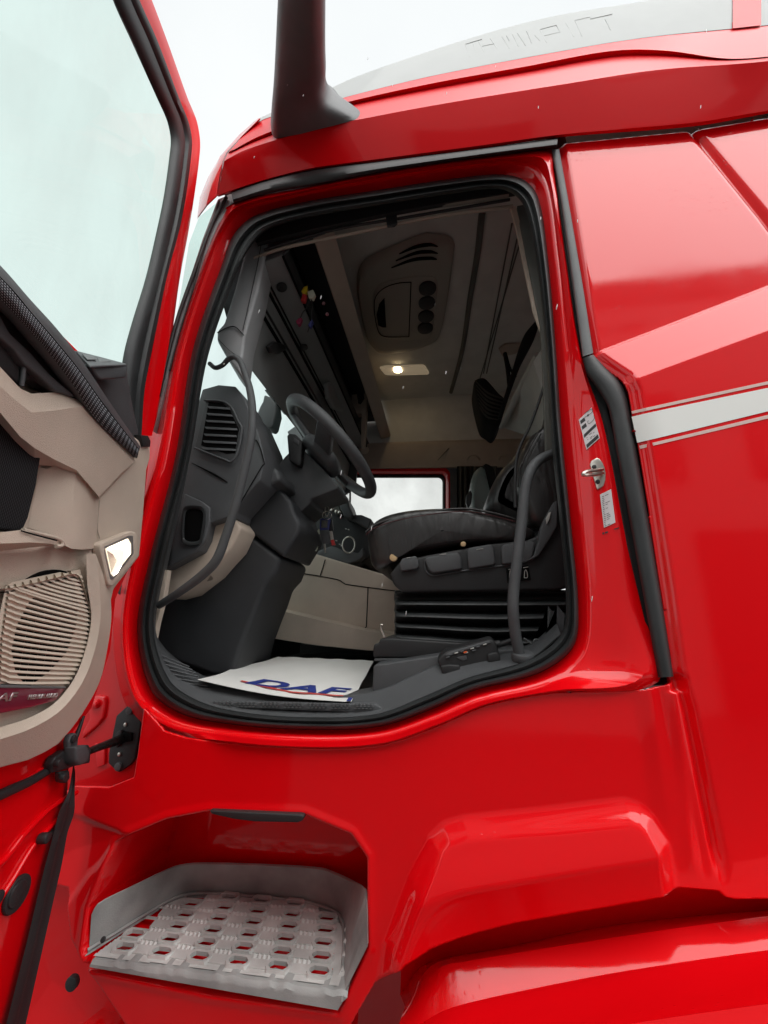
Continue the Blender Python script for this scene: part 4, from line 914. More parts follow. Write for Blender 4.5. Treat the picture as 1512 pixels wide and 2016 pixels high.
# vent in the dash end
vz = [Z3(*q) for q in [(318,1018),(420,1030),(470,1065),(510,1150),(530,1190),(500,1340),(470,1385),(440,1378),(250,1305)]]
ve = slab('air_vent', [T(u, v, 1.212) for u, v in vz], (0, .01, 0), GREYP, de, .003)
slab('vent_opening', [T(u, v, 1.2105) for u, v in [Z3(*q) for q in [(335,1032),(415,1040),(455,1068),(495,1150),(515,1195),(490,1335),(440,1340),(290,1290)]]], (0, .004, 0), HOLE, ve, 0)
for k in range(7):
    y = 1070+k*41; x0 = 325-k*5.5; x1 = min(505, 462+k*14) if k < 4 else 500
    slab('vent_louvre', [T(*Z3(x0, y-14), 1.207), T(*Z3(x0+12, y), 1.205), T(*Z3(x1, y+8), 1.205), T(*Z3(x1-4, y-4), 1.207)], (0, .012, .004), DGREY, ve, .0008)
rbs = tube('vent_frame', [T(*Z3(*q), 1.208) for q in [(310,1022),(420,1030),(470,1065),(512,1150),(532,1190),(502,1345),(468,1388),(440,1380),(250,1305)]], .004, DGREY, ve, 8, 5)
tube('panel_seam', [T(*Z3(*q), 1.2175) for q in [(235,1395),(380,1470),(445,1510)]], [.001, .004, .002], HOLE, de, 6)
tube('panel_seam', [T(*Z3(*q), 1.2175) for q in [(575,1270),(620,1262),(668,1400),(655,1412),(520,1640)]], .0018, HOLE, de, 6)
cupo = z6([(310,215),(420,265),(462,300),(462,380),(430,500),(385,560),(215,655),(240,520),(290,330)])
cu_ = slab('switch_pod', [T(u, v, 1.212) for u, v in cupo], (0, .02, 0), DGREY, de, .005)
hr = z6([(325,292),(400,288),(432,305),(440,350),(420,490),(400,522),(345,530),(305,515),(296,480),(302,340)])
P = cr([T(u, v, 1.208) for u, v in hr], 48, True); c0 = sum(P, Vector())/48
skin('pod_rim', [P, [c0+(p-c0)*.97+Vector((0, -.006, 0)) for p in P], [c0+(p-c0)*.85+Vector((0, -.006, 0)) for p in P], [c0+(p-c0)*.78+Vector((0, .002, 0)) for p in P]], RUBBER, cu_, True, 60)
slab('pod_opening', [c0+(p-c0)*.79+Vector((0, .0005, 0)) for p in P], (0, .001, 0), HOLE, cu_, 0)
be = slab('lower_dash_trim', [T(u, v, 1.26) for u, v in z6([(205,655),(400,560),(450,470),(462,385),(510,370),(600,350),(650,420),(590,545),(520,620),(450,700),(300,815),(185,845)])], (0, .12, 0), BEIGE, truck, .01)
skin('trim_under_panel', [[T(*Z6(*q), 1.27) for q in [(190,760),(300,705),(450,690),(480,720)]], [T(*Z6(*q), 1.30) for q in [(185,850),(300,830),(440,740),(480,730)]]], BEIGED, be, False, 30, .003)  # taupe strip along the underside of the lower dash trim
slab('hinge_post_trim', [T(u, v, 1.14) for u, v in z6([(190,670),(212,672),(185,850),(150,980),(128,1090),(122,1160),(112,1100),(140,900)])], (0, .02, 0), BEIGE, truck, .002)
# steering column shroud
shr = slab('steering_shroud', [T(u, v, 1.47) for u, v in z6([(870,50),(905,0),(950,-45),(1010,-50),(1060,-10),(1130,60),(1228,170),(1222,190),(1065,248),(1060,275),(1000,330),(962,300),(900,190),(840,130)])], (0, .20, 0), GREYP, truck, .035, 5)
stk = slab('stalk', [T(u, v, 1.44) for u, v in [Z3(*q) for q in [(800,1232),(812,1218),(850,1222),(892,1265),(885,1380),(880,1410),(862,1412),(812,1380)]]], (0, .05, 0), BLACKP, truck, .006)
slab('stalk_button', [T(u, v, 1.437) for u, v in [Z3(*q) for q in [(840,1240),(872,1262),(870,1290),(842,1268)]]], (0, .01, 0), GREYP, stk, .001)
# steering wheel
wc = T(652, 884, 1.50); ax = Vector((.71, .14, .69)).normalized()
e1 = ax.cross(Vector((0, 1, 0))).normalized(); e2 = ax.cross(e1).normalized(); RW = .246
sw = tube('steering_wheel', [wc+e1*RW*math.cos(a)+e2*RW*math.sin(a) for a in np.linspace(0, 2*math.pi, 33)[:-1]], .0235, GREYP, truck, 14, 3, closed=True)
pillow('wheel_hub', [wc-ax*.02+e1*a+e2*b_ for a, b_ in [(-.09,-.05),(-.05,-.085),(.03,-.09),(.09,-.06),(.10,0),(.09,.06),(.03,.09),(-.05,.085),(-.09,.05)]], -ax*.06, GREYP, sw, .025, 4, 40)
for a0, a1_ in ((R(100), .055), (R(260), .055), (R(0), .05)):
    d = e1*math.cos(a0)+e2*math.sin(a0); s_ = ax.cross(d).normalized()
    slab('spoke', [wc+d*.07-s_*.045-ax*.03, wc+d*(RW-.005)-s_*a1_*.7, wc+d*(RW-.005)+s_*a1_*.7, wc+d*.07+s_*.045-ax*.03], -ax*.022, GREYP, sw, .007)
# dashboard beyond the wheel
Z7 = lambda x, y: (560+x/6.873, 920+y/6.873)
z7 = lambda l: [Z7(*q) for q in l]
dsh = slab('dashboard', [T(u, v, 2.15) for u, v in z7([(60,1000),(130,640),(240,560),(560,420),(640,380),(740,560),(890,640),(940,640),(1040,640),(1180,700),(1180,1200),(1040,1290),(870,1290),(620,1190),(560,1140),(100,1140),(20,1200)])], (0, .7, 0), BLACKP, truck, .02)
slab('instrument_hood', [T(u, v, 2.05) for u, v in z7([(690,370),(735,315),(790,340),(850,440),(890,560),(935,650),(890,690),(800,660),(740,520)])], (0, .2, 0), GREYP, dsh, .01)
slab('instrument_panel', [T(u, v, 2.12) for u, v in z7([(530,420),(660,380),(720,480),(780,640),(700,640),(600,560)])], (0, .03, 0), CEILD, dsh, .004)
slab('centre_console', [T(u, v, 2.08) for u, v in z7([(400,1150),(390,1180),(430,1210),(620,1250),(860,1310),(1000,1260),(1068,1200),(1060,1080),(1000,1160),(820,1130),(640,1060)])], (0, .2, 0), DGREY, dsh, .008)
slab('dash_top_pad', [T(u, v, 2.10) for u, v in z7([(880,700),(930,640),(1040,640),(1180,700),(1130,830),(1000,760)])], (0, .2, 0), GREYP, dsh, .008)
dial = T(*Z7(870,1050), 2.06)
tube('dial', [dial+Vector((.034*math.cos(a), 0, .034*math.sin(a)*1.3)) for a in np.linspace(0, 2*math.pi, 17)[:-1]], .0045, STEEL, dsh, 8, 3, closed=True)
for q in [(745,1040),(765,1060),(700,990),(940,1110),(830,830),(865,840)]: slab('dash_button', [T(*Z7(q[0]+a, q[1]+c), 2.06) for a, c in ((-10,-7),(10,-5),(10,7),(-10,5))], (0, .01, 0), LEDGE, dsh, 0)
for q in [(600,545),(640,575),(700,595),(742,608)]: disc('dash_toggle', T(*Z7(*q), 2.0), (0, -1, 0), .009, .02, STEEL, dsh, 10)
slab('gap_trim', [T(u, v, 2.0) for u, v in z7([(375,590),(520,520),(560,560),(510,640),(385,690)])], (0, .05, 0), CEILD, dsh, .004)
slab('bright_trim', [T(u, v, 1.98) for u, v in z7([(400,672),(505,640),(510,652),(402,686)])], (0, .01, 0), YEL, dsh, 0)

# ---- keys
keys = empty('key_bunch', T(640, 1020, 1.62), 'bunch of keys and dark fobs hanging from the ignition by the steering column', 'keys')
KY = 1.62
uslab('ignition_barrel', z7([(400,545),(410,500),(460,455),(530,450),(570,490),(575,545),(530,565)]), 1.65, .05, BLACKP, truck, .006)
tube('key_ring', [T(*Z7(575+28*math.cos(a), 590+70*math.sin(a)), KY) for a in np.linspace(0, 2*math.pi, 13)[:-1]], .0018, STEEL, keys, 6, 3, closed=True)
tube('key_ring', [T(*Z7(575+60*math.cos(a), 650+55*math.sin(a)), KY) for a in np.linspace(0, 2*math.pi, 13)[:-1]], .0016, STEEL, keys, 6, 3, closed=True)
slab('key_fob', [T(u, v, KY) for u, v in z7([(480,690),(620,690),(600,840),(475,850)])], (0, .014, 0), BPLUG, keys, .003)
slab('fob_window', [T(u, v, KY-.001) for u, v in z7([(500,715),(585,715),(580,815),(495,820)])], (0, .004, 0), CEILD, keys, .001)
slab('leather_tag', [T(u, v, KY) for u, v in z7([(480,850),(600,845),(620,1010),(600,1030),(540,1035),(500,1000)])], (0, .006, 0), GREYP, keys, .001)
slab('key_fob', [T(u, v, KY+.01) for u, v in z7([(615,700),(640,700),(660,840),(650,870),(600,860),(605,780)])], (0, .012, 0), BLACKP, keys, .002)
slab('key_blade', [T(u, v, KY+.01) for u, v in z7([(605,865),(645,860),(665,985),(630,1000)])], (0, .003, 0), STEEL, keys, 0)
slab('red_tag', [T(u, v, KY+.008) for u, v in z7([(625,985),(665,975),(690,1050),(640,1055)])], (0, .006, 0), RPLUG, keys, .001)
slab('key_blade', [T(u, v, KY) for u, v in z7([(440,860),(470,830),(475,900),(450,915)])], (0, .004, 0), WPLUG, keys, 0)
slab('key_blade', [T(u, v, KY) for u, v in z7([(455,985),(478,980),(435,1135),(418,1135)])], (0, .003, 0), WPLUG, keys, 0)
slab('key_blade', [T(u, v, KY) for u, v in z7([(530,1035),(555,1035),(558,1160),(540,1155)])], (0, .003, 0), STEEL, keys, 0)

# ---- plugs and cables hanging from the open shelf
pw_ = empty('loose_cable_plugs', T(603, 580, 1.33), 'loose cables with yellow, white and red plugs dangling from the open overhead shelf', 'cables')
def pz3(l, Y): return [T(*Z3(*q), Y) for q in l]
for l, m_ in (([(885,372),(902,345),(922,338),(918,375),(900,390)], YEL), ([(922,375),(955,362),(968,388),(955,415),(930,412)], WPLUG), ([(895,385),(918,392),(905,432),(882,428)], RPLUG), ([(852,550),(870,532),(890,530),(878,565),(865,572)], PPLUG), ([(925,575),(945,540),(955,545),(940,585)], BPLUG)):
    slab('plug', pz3(l, 1.33), (0, .018, 0), m_, pw_, .002)
for a in ([(930,330),(925,360),(915,380)], [(940,415),(920,470),(895,500),(880,535)], [(945,412),(955,470),(948,510),(945,545)], [(935,585),(925,615)]):
    tube('cable', pz3(a, 1.34), .0025, BLACKP, pw_, 6)
for q in [(1018,445),(1040,510)]: disc('shelf_fastener', T(*Z3(*q), 1.36), (0, -1, -.6), .008, .004, BURG, truck, 12)

# ---- mirror display on the front pillar
md = [(495,470),(515,467),(528,474),(521,505),(508,570),(482,662),(479,690),(472,735),(462,726),(452,712),(426,668),(427,650),(440,636),(462,566),(480,500),(488,480)]
mdp = slab('mirror_display', [T(u, v, 1.15) for u, v in md], (-.02, .12, 0), MIRG, truck, .012, 4)
tube('display_edge', [T(u, v, 1.146) for u, v in [(516,469),(510,505),(495,575),(478,650)]], .0016, BLACKP, mdp, 6)
tube('display_edge', [T(u, v, 1.146) for u, v in [(428,655),(445,646),(462,643),(480,660)]], .0022, BLACKP, mdp, 6)
tube('display_edge', [T(u, v, 1.146) for u, v in [(430,668),(452,690),(470,702)]], .0014, BLACKP, mdp, 6)
# grab handles
gh = tube('grab_handle', [T(u, v, Y) for u, v, Y in [(413,716,1.13),(424,724,1.12),(438,719,1.11),(450,707,1.10),(462,703,1.09),(473,712,1.085),(482,735,1.08),(492,768,1.08),(497,810,1.08),(494,865,1.08),(480,930,1.085),(462,1000,1.09),(443,1060,1.09),(425,1104,1.09),(395,1135,1.095),(350,1168,1.10),(313,1192,1.12)]],
    [.008,.008,.008,.009,.010,.0105,.011,.012,.0125,.013,.0135,.0135,.0135,.014,.0135,.012,.011], GREYP, truck, 14, 8)
disc('handle_screw', T(440,716,1.10), (0, -1, 0), .004, .003, STEEL, gh, 10)
gh2 = tube('grab_handle', [T(u, v, Y) for u, v, Y in [(1092,893,1.13),(1074,899,1.12),(1054,913,1.11),(1040,938,1.10),(1033,972,1.10),(1027,1030,1.10),(1019,1095,1.10),(1012,1155,1.10),(1010,1200,1.10),(1015,1250,1.11),(1024,1292,1.12)]], .0145, GREYP, truck, 14, 8)
disc('handle_base', T(1029,1284,1.12), (0, -.25, 1), .032, .022, GREYP, gh2, 24, .006, .9)

# ---- driver seat
Z8 = lambda x, y: (680+x/3.024, 850+y/3.024)
z8 = lambda l: [Z8(*q) for q in l]
seat = slab('driver_seat', [T(u, v, 1.335) for u, v in z8([(262,850),(300,800),(325,770),(480,735),(860,665),(1080,645),(1140,620),(1180,560),(1250,450),(1330,450),(1330,930),(1260,945),(340,958),(290,915)])], (0, .5, 0), BLACKP, truck, .010, 4)
pillow('cushion', [T(*Z8(*q), 1.33) for q in [(118,600),(135,555),(175,512),(250,478),(380,452),(560,440),(720,446),(850,478),(1000,512),(1120,560),(1150,590),(1100,640),(960,652),(820,655),(600,682),(420,712),(310,742),(240,800),(185,815),(145,780),(125,690)]], (0, .54, 0), LEATH, seat, .055, 7, 110, .012)
for dy in (0, 16):
    tube('piping', [T(*Z8(x, y+dy), 1.325+.012*(dy == 0)) for x, y in [(122,598),(165,562),(270,522),(420,490),(600,464),(740,460),(860,480),(960,505),(1010,520)]], .0042 if dy == 0 else .0018, LEATH if dy == 0 else mat('oxblood_stitching', (.06, .008, .01), .6), seat, 8)
bkr = pillow('backrest', [T(*Z8(*q), 1.33) for q in [(1190,-60),(1230,-190),(1310,-300),(1400,-300),(1400,600),(1230,560),(1165,555),(1110,520),(1070,420),(1035,310),(1040,200),(1060,100),(1110,10)]], (0, .12, 0), LEATH, seat, .04, 6, 90, .01)
pillow('backrest_padding', [T(*Z8(*q), 1.50) for q in [(842,450),(848,390),(880,300),(930,210),(990,150),(1040,90),(1110,60),(1200,100),(1200,560),(1060,560),(960,520),(880,480)]], (0, .34, 0), LEATH, seat, .07, 7, 80, .0)
tube('backrest_seam', [T(*Z8(*q), 1.317) for q in [(1150,0),(1100,90),(1060,170),(1035,230),(1028,330)]], .003, LEATH, seat, 8)
tube('backrest_seam', [T(*Z8(*q), 1.314) for q in [(1165,10),(1125,90),(1085,170),(1065,240)]], .0018, BLACKP, seat, 8)
tube('belt', [T(*C8(*q), 1.31) for q in [(832,1420),(790,1560),(740,1700),(700,1800),(650,1900),(610,2016),(598,2250),(600,2400)]], .005, BLACKP, seat, 8)
slab('recliner_bracket', [T(u, v, 1.315) for u, v in z8([(1160,590),(1185,520),(1240,420),(1262,410),(1262,560),(1215,640),(1150,740),(1060,780),(1120,740),(1150,650)])], (0, .03, 0), GREYP, seat, .005)
slab('recliner_button', [T(u, v, 1.308) for u, v in z8([(1195,515),(1212,480),(1225,478),(1215,520),(1200,548)])], (0, .01, 0), LEDGE, seat, .001)
lever = []
for l in ([(320,790),(335,755),(415,738),(430,750),(438,800),(425,818),(330,832)], [(470,760),(490,745),(670,715),(690,745),(695,805),(690,820),(520,845),(495,825)], [(722,710),(735,690),(865,668),(885,690),(895,785),(880,795),(735,818)], [(928,690),(940,672),(1060,655),(1110,650),(1130,660),(1118,740),(1085,775),(935,790)]):
    slab('seat_lever', [T(u, v, 1.318) for u, v in z8(l)], (0, .03, 0), GREYP, seat, .008, 4)
for a in [[(560,732),(600,727)], [(780,702),(820,696)], [(365,752),(385,748)]]: tube('lever_mark', [T(*Z8(*q), 1.3165) for q in a], .0012, LEDGE, seat, 6)
tube('panel_groove', [T(*Z8(*q), 1.333) for q in [(470,760),(480,830),(520,855),(700,828),(1060,778),(1120,750),(1150,650)]], .003, GREYP, seat, 8)
slab('heater_switch', [T(u, v, 1.33) for u, v in z8([(958,812),(1090,795),(1105,880),(965,900)])], (0, .008, 0), HOLE, seat, .001)
for x in (985, 1073): 
    tube('switch_icon', [T(*Z8(*q), 1.328) for q in [(x-8,870),(x-6,835),(x,822),(x+8,835),(x+10,868),(x-8,870)]], .0011, LEDGE, seat, 6, 3)
    tube('switch_icon', [T(*Z8(x-14, 820-(x-985)*.12), 1.328), T(*Z8(x+16, 815-(x-985)*.12), 1.328)], .0013, LEDGE, seat, 6)
for q, r_ in (((286,747), .0135), ((702,668), .009)): disc('cream_plug', T(*Z8(*q), 1.325), (0, -1, 0), r_, .012, WOOD, seat, 20, .004)
# bellows
lines = [(945,1.37),(958,1.36),(975,1.40),(1000,1.41),(1012,1.36),(1028,1.345),(1042,1.37),(1065,1.41),(1078,1.36),(1098,1.342),(1112,1.37),(1135,1.41),(1145,1.36),(1162,1.342),(1178,1.37),(1195,1.41),(1208,1.36),(1225,1.343),(1240,1.37),(1262,1.40)]
fr_ = []
for y, Y in lines:
    k = (y-1010)/200
    fr_.append([T(*Z8(x, y+(dy*k if k > 0 else dy*k*.3)), Yy) for x, dy, Yy in ((310,0,1.75),(292+(1.41-Y)*60,0,Y+.06),(300,0,Y+.01),(325,2,Y),(500,12,Y),(700,30,Y),(900,38,Y),(1100,30,Y),(1300,25,Y),(1420,25,Y))])
cols = [crseg(c, 4, False) for c in zip(*fr_)]
skin('bellows', [list(r) for r in zip(*cols)], RUBBER, seat, False, 60, .002)
slab('seat_rail', [T(u, v, 1.30) for u, v in z8([(165,1300),(170,1265),(200,1258),(205,1232),(280,1228),(1200,1290),(1200,1345),(560,1352),(165,1345)])], (0, .4, 0), BLACKP, seat, .006)
slab('seat_rail', [T(u, v, 1.285) for u, v in z8([(172,1352),(410,1352),(410,1362),(172,1366)])], (0, .3, 0), GREYP, seat, .001)
tube('rail_catch', [T(*Z8(*q), 1.30) for q in [(235,1225),(222,1195),(210,1165),(212,1150),(222,1152)]], .0035, STEEL, seat, 8)
tube('spring_hook', [T(*Z8(*q), 1.22) for q in [(1060,1230),(1090,1248),(1120,1275),(1140,1280),(1155,1262),(1148,1240),(1128,1238),(1118,1255)]], .0025, MIDG, seat, 8)

# ---- wired remote on the sill
rem = empty('wired_remote', T(925, 1300, 1.16), 'black wired handset with an orange button lying on the door sill', 'remote control')
RY = 1.15
body = slab('remote_body', [T(u, v, RY) for u, v in z8([(548,1370),(565,1340),(600,1310),(855,1238),(880,1240),(900,1265),(925,1340),(915,1368),(885,1375),(690,1415),(600,1440),(575,1430)])], (0, .05, .008), BLACKP, rem, .009, 5)
slab('keypad', [T(u, v, RY-.002) for u, v in z8([(590,1330),(620,1312),(850,1245),(872,1258),(700,1308),(610,1345)])], (0, .02, .002), GREYP, rem, .003)
for i, (x, y) in enumerate([(625,1325),(660,1315),(695,1305),(755,1288),(790,1278),(830,1264),(610,1340),(720,1314),(765,1300)]):
    slab('key_button', [T(*Z8(x-12, y+3), RY-.006), T(*Z8(x+10, y-4), RY-.006), T(*Z8(x+12, y+3), RY-.006), T(*Z8(x-10, y+9), RY-.006)], (0, .006, 0), LEDGE if i % 2 else DGREY, rem, .001)
slab('orange_button', [T(u, v, RY-.007) for u, v in z8([(702,1312),(722,1306),(726,1314),(706,1320)])], (0, .006, 0), ORNG, rem, .001)
for l in ([(565,1395),(620,1385),(680,1390),(685,1430),(625,1455),(575,1440)], [(845,1325),(880,1315),(905,1312),(922,1330),(925,1365),(880,1372),(850,1375)]):
    slab('clip', [T(u, v, RY-.010) for u, v in z8(l)], (0, .03, 0), BLACKP, rem, .004)
slab('label_plate', [T(u, v, RY-.0025) for u, v in z8([(660,1345),(720,1330),(725,1355),(700,1365)])], (0, .004, 0), GREYP, rem, .001)
cb = [T(*Z8(*q), RY+.02) for q in [(900,1275),(935,1258),(985,1242),(1040,1225)]]
coil = []
for k in range(170):
    t = k/169; p = cb[0].lerp(cb[-1], t); a = t*2*math.pi*17; coil.append(p+Vector((0, .006*math.cos(a), .006*math.sin(a))))
tube('coiled_cable', coil, .0022, BLACKP, rem, 6, 1, straight=True)
tube('cable_collar', [T(*Z8(885,1268), RY+.015), T(*Z8(920,1262), RY+.015)], .010, BLACKP, rem, 12)

# ---- paper floor mat with lettering
pm = empty('paper_mat', (-.45, 1.35, 1.40), 'white paper foot mat with blue and red lettering lying on the cab floor', 'paper mat')
def pap(s, t):
    # s across (left to right), t from the sill inwards
    q = (Vector((*Z6(390,1325), 0)), Vector((*Z6(1305,1458), 0)), Vector((*Z6(1440,1212), 0)), Vector((*Z6(870,1188), 0)))
    p = quadmap(q, s, t)
    # curled left border and sagging front edge as in the sheet's own creases
    u, v = p.x, p.y
    v += 9*math.sin(math.pi*s)*(1-t)**2; u += 8*math.sin(t*9)*(1-s)**2*t*(1-t)*4
    Y = 1.128+.55*t+.01*math.sin(s*5+t*4)
    return T(u, v, Y)
ps = skin('paper_sheet', [[pap(s/30, t/24)+Vector((0, 0, .0015*math.sin(s*.9)*math.sin(t*.7))) for s in range(31)] for t in range(25)], PAPER, pm, False, 60, .0006)
def papq(pts): return [pap(*p)+Vector((0, -.001, .0022)) for p in pts]
def paptext(name, s0, s1, t0, t1, body, m, bold, skew):
    cu = bpy.data.curves.new(name, 'FONT'); cu.body = body; cu.offset = bold; cu.shear = skew; cu.space_character = 1.05
    o = bpy.data.objects.new(name, cu); COL.objects.link(o); me = o.evaluated_get(bpy.context.evaluated_depsgraph_get()).to_mesh()
    bm = bmesh.new(); bm.from_mesh(me); bmesh.ops.triangulate(bm, faces=bm.faces); bmesh.ops.subdivide_edges(bm, edges=bm.edges, cuts=1); bpy.data.objects.remove(o)
    xs_ = [v.co.x for v in bm.verts]; ys_ = [v.co.y for v in bm.verts]; a, b_, c, d = min(xs_), max(xs_), min(ys_), max(ys_)
    for v in bm.verts:
        s = s0+(s1-s0)*(v.co.x-a)/(b_-a); t = t0+(t1-t0)*(v.co.y-c)/(d-c); v.co = pap(s, t)+Vector((0, -.002, .003))
    me2 = bpy.data.meshes.new(name); bm.to_mesh(me2); bm.free(); return link(name, me2, m, pm, 0)
paptext('blue_lettering', .24, .96, .135, .30, 'DAF', BLUEI, .035, .25)
def pstrip(name, pts, w, m):
    a = [pap(s, t)+Vector((0, -.002, .0028)) for s, t in cr2(pts)]; b_ = [pap(s, t+w)+Vector((0, -.002, .0028)) for s, t in cr2(pts)]
    skin(name, [a, b_], m, pm, False, 0)
def cr2(pts, n=20):
    o = []
    for i in range(len(pts)-1):
        for k in range(n): o.append((pts[i][0]+(pts[i+1][0]-pts[i][0])*k/n, pts[i][1]+(pts[i+1][1]-pts[i][1])*k/n))
    return o+[pts[-1]]
pstrip('red_underline', [(.20, .155), (.42, .115), (.58, .085), (.70, .10), (.93, .10)], .028, REDI)
pstrip('blue_corner', [(.97, .0), (.998, .0)], .09, BLUEI)

# ================================================================== OPEN DOOR (hinged at the front, swung out beside the viewer)
def dv(pts, off): return [DT(u, v, off) if not isinstance(o_, tuple) else o_ for u, v in pts for o_ in (0,)]
# window frame: red inner face, outline in the photo plus its unseen far end in door coordinates
fo = [(262,-8),(300,-8)]
fr_out = [DT(300,-6), DT(330,75), DT(370,188), DT(390,238), DT(396,275), DT(395,310), DT(385,385), DT(375,450), DT(357,550), DT(345,640), DT(337,700), DT(318,800), DT(302,858)]
fr_mid = [DT(262,-6), DT(300,78), DT(345,196), DT(363,240), DT(370,276), DT(368,310), DT(358,385), DT(345,450), DT(320,540), DT(300,640), DT(288,700), DT(274,770), DT(268,858)]
fr_in = [DT(230,-6), DT(270,85), DT(318,194), DT(337,238), DT(344,272), DT(342,305), DT(331,385), DT(318,450), DT(296,545), DT(268,640), DT(253,700), DT(246,760), DT(240,858)]
def top_ext(row, t, z): return [DW(t, z, (row[0]-DH).dot(DN))]+row
t0 = (DT(262,-6)-DH).dot(DD)
# continue the top rail to the rear end of the door
fr_out = [DW(.99, 2.2), DW(.99, 3.25), DW(.93, 3.33), DW(.75, 3.345)]+fr_out
fr_mid = [DW(.94, 2.2), DW(.94, 3.20), DW(.90, 3.27), DW(.74, 3.285)]+fr_mid
fr_in = [DW(.90, 2.2), DW(.90, 3.16), DW(.87, 3.22), DW(.73, 3.235)]+fr_in
def lift(row, o_): return [p+DN*o_ for p in row]
fo_, fm_, fi_ = [crseg(r, 6, False) for r in (fr_out, fr_mid, fr_in)]
mid1 = [a.lerp(b_, .3) for a, b_ in zip(fo_, fm_)]; mid2 = [a.lerp(b_, .8) for a, b_ in zip(fo_, fm_)]
door = skin('door', [lift(fo_, -.06), lift(fo_, -.012), lift([a.lerp(b_, .06) for a, b_ in zip(fo_, fm_)], -.002), lift(mid1, .002), lift([a.lerp(b_, .34) for a, b_ in zip(fo_, fm_)], .012), lift(mid2, .014), lift(fm_, .004), lift(fi_, -.006)], RED, truck, False, 40)
door['label'] = 'open door with beige trim and dark armrest'
sm = lambda k: [a.lerp(b_, k) for a, b_ in zip(fm_, fi_)]
skin('window_seal', [lift(fm_, .012), lift(sm(.12), .020), lift(sm(.35), .018), lift(sm(.42), .008), lift(sm(.5), .012), lift(sm(.8), .008), lift(sm(.98), .0), lift(sm(1.04), -.012)], RUBBER, door, False, 50)
gl_ = [DW(.93, 2.12, -.008), DW(.93, 3.24, -.008), DW(.6, 3.26, -.008), DT(228,-20,-.008), DT(300,150,-.008), DT(342,245,-.008), DT(348,275,-.008), DT(344,305,-.008), DT(322,450,-.008), DT(275,640,-.008), DT(258,745,-.008), DT(250,800,-.008)]
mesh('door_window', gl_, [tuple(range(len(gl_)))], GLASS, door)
# lower door: red pressed inner skin
sk = [DW(.98, 2.24), DW(.98, .80), DW(.55, .72), DT(20,2040), DT(60,1900), DT(98,1700), DT(122,1600), DT(138,1568), DT(142,1500), DT(150,1440), DT(185,1395), DT(222,1280), DT(232,1180), DT(262,1110), DT(284,1010), DT(295,925), DT(300,868), DT(262,860), DW(.2, 2.2)]
slab('door_skin', [p-DN*.004 for p in sk], -DN*.05, RED, door, .006)
# pressings in the exposed metal under the trim
for l, r_ in (([(150,1560),(100,1590),(50,1640),(0,1700),(-60,1770)], .006), ([(128,1600),(70,1660),(20,1740),(-40,1830)], .005), ([(150,1440),(100,1500),(40,1540),(-20,1570)], .004)):
    tube('pressed_rib', [DT(u, v, -.002) for u, v in l], r_, RED, door, 10)
# rubber weather strip
ws = [(145,1500),(134,1560),(116,1600),(106,1640),(90,1700),(73,1770),(54,1850),(34,1930),(14,2010),(-2,2070)]
ws2 = [(148,1520),(147,1565),(146,1600),(133,1640),(122,1700),(106,1770),(88,1850),(70,1930),(52,2010),(38,2070)]
skin('weather_strip', [crseg([DT(u, v, o_) for u, v in w_], 5, False) for w_, o_ in ((ws, .0), (ws, .012), (lerp2(ws, ws2, .45), .016), (lerp2(ws, ws2, .55), .006), (ws2, .010), (ws2, -.02))], BLACKP, door, False, 40)
tube('lower_seal', [DT(u, v, .004) for u, v in [(165,1410),(145,1460),(115,1500),(70,1532),(20,1556),(-60,1580)]], [.003,.006,.008,.009,.010,.010], BLACKP, door, 8)
disc('rubber_plug', DT(38,1760,.004), DN, .030, .010, RUBBER, door, 28, .004)
disc('rubber_plug', DT(38,1760,.008), DN, .021, .010, BLACKP, door, 28, .003)
disc('rubber_plug', DT(0,1768,.004), DN, .012, .008, RUBBER, door, 20, .003)
disc('screw', DT(96,1650,.020), DN, .010, .02, BLACKP, door, 20, .003)
disc('screw', DT(112,1640,.012), DN, .006, .012, BLACKP, door, 14, .002)
# check link bracket
lk = slab('check_bracket', [DT(u, v, .02) for u, v in [(110,1490),(128,1478),(150,1470),(176,1466),(180,1476),(178,1502),(150,1508),(120,1518),(104,1522),(103,1505)]], -DN*.02, BLACKP, door, .004)
slab('bracket_loop', [DT(u, v, .045) for u, v in [(150,1470),(172,1466),(179,1478),(175,1500),(158,1508),(150,1500)]], -DN*.03, GREYP, lk, .006)
slab('bracket_ear', [DT(u, v, .028) for u, v in [(135,1460),(140,1446),(150,1442),(156,1450),(154,1470),(148,1482),(136,1480)]], -DN*.014, GREYP, lk, .004)
slab('bracket_foot', [DT(u, v, .024) for u, v in [(118,1520),(138,1516),(139,1532),(132,1542),(120,1540)]], -DN*.014, BLACKP, lk, .004)
for q, r_ in (((149,1455), .008), ((120,1502), .008), ((129,1530), .007)): disc('bolt', DT(*q, .034), DN, r_, .012, BLACKP, lk, 16, .002)
# ---- trim panel (beige): base plane with pressed facets
TB = .030
tp_ = [DW(.97, 2.15, TB), DW(.97, 1.30, TB), DT(-60,1528,TB), DT(0,1513,TB), DT(60,1497,TB), DT(118,1466,TB), DT(164,1408,TB), DT(198,1345,TB), DT(214,1280,TB), DT(222,1222,TB), DT(221,1182,TB), DT(226,1160,TB), DT(276,1096,TB), DT(284,1010,TB), DT(290,926,TB), DT(297,902,TB), DT(297,868,TB), DT(275,866,TB), DT(160,780,TB), DT(60,740,TB), DT(0,690,TB)]
trim = slab('trim_panel', tp_, -DN*.034, BEIGE, door, .008, 4)
def tri(name, pts, m=BEIGE, parent=None, bev=0):
    """facetted relief: list of rows of (u, v, off)"""
    rw = [[DT(u, v, o_) for u, v, o_ in r] for r in pts]
    return skin(name, rw, m, parent or trim, False, 25)
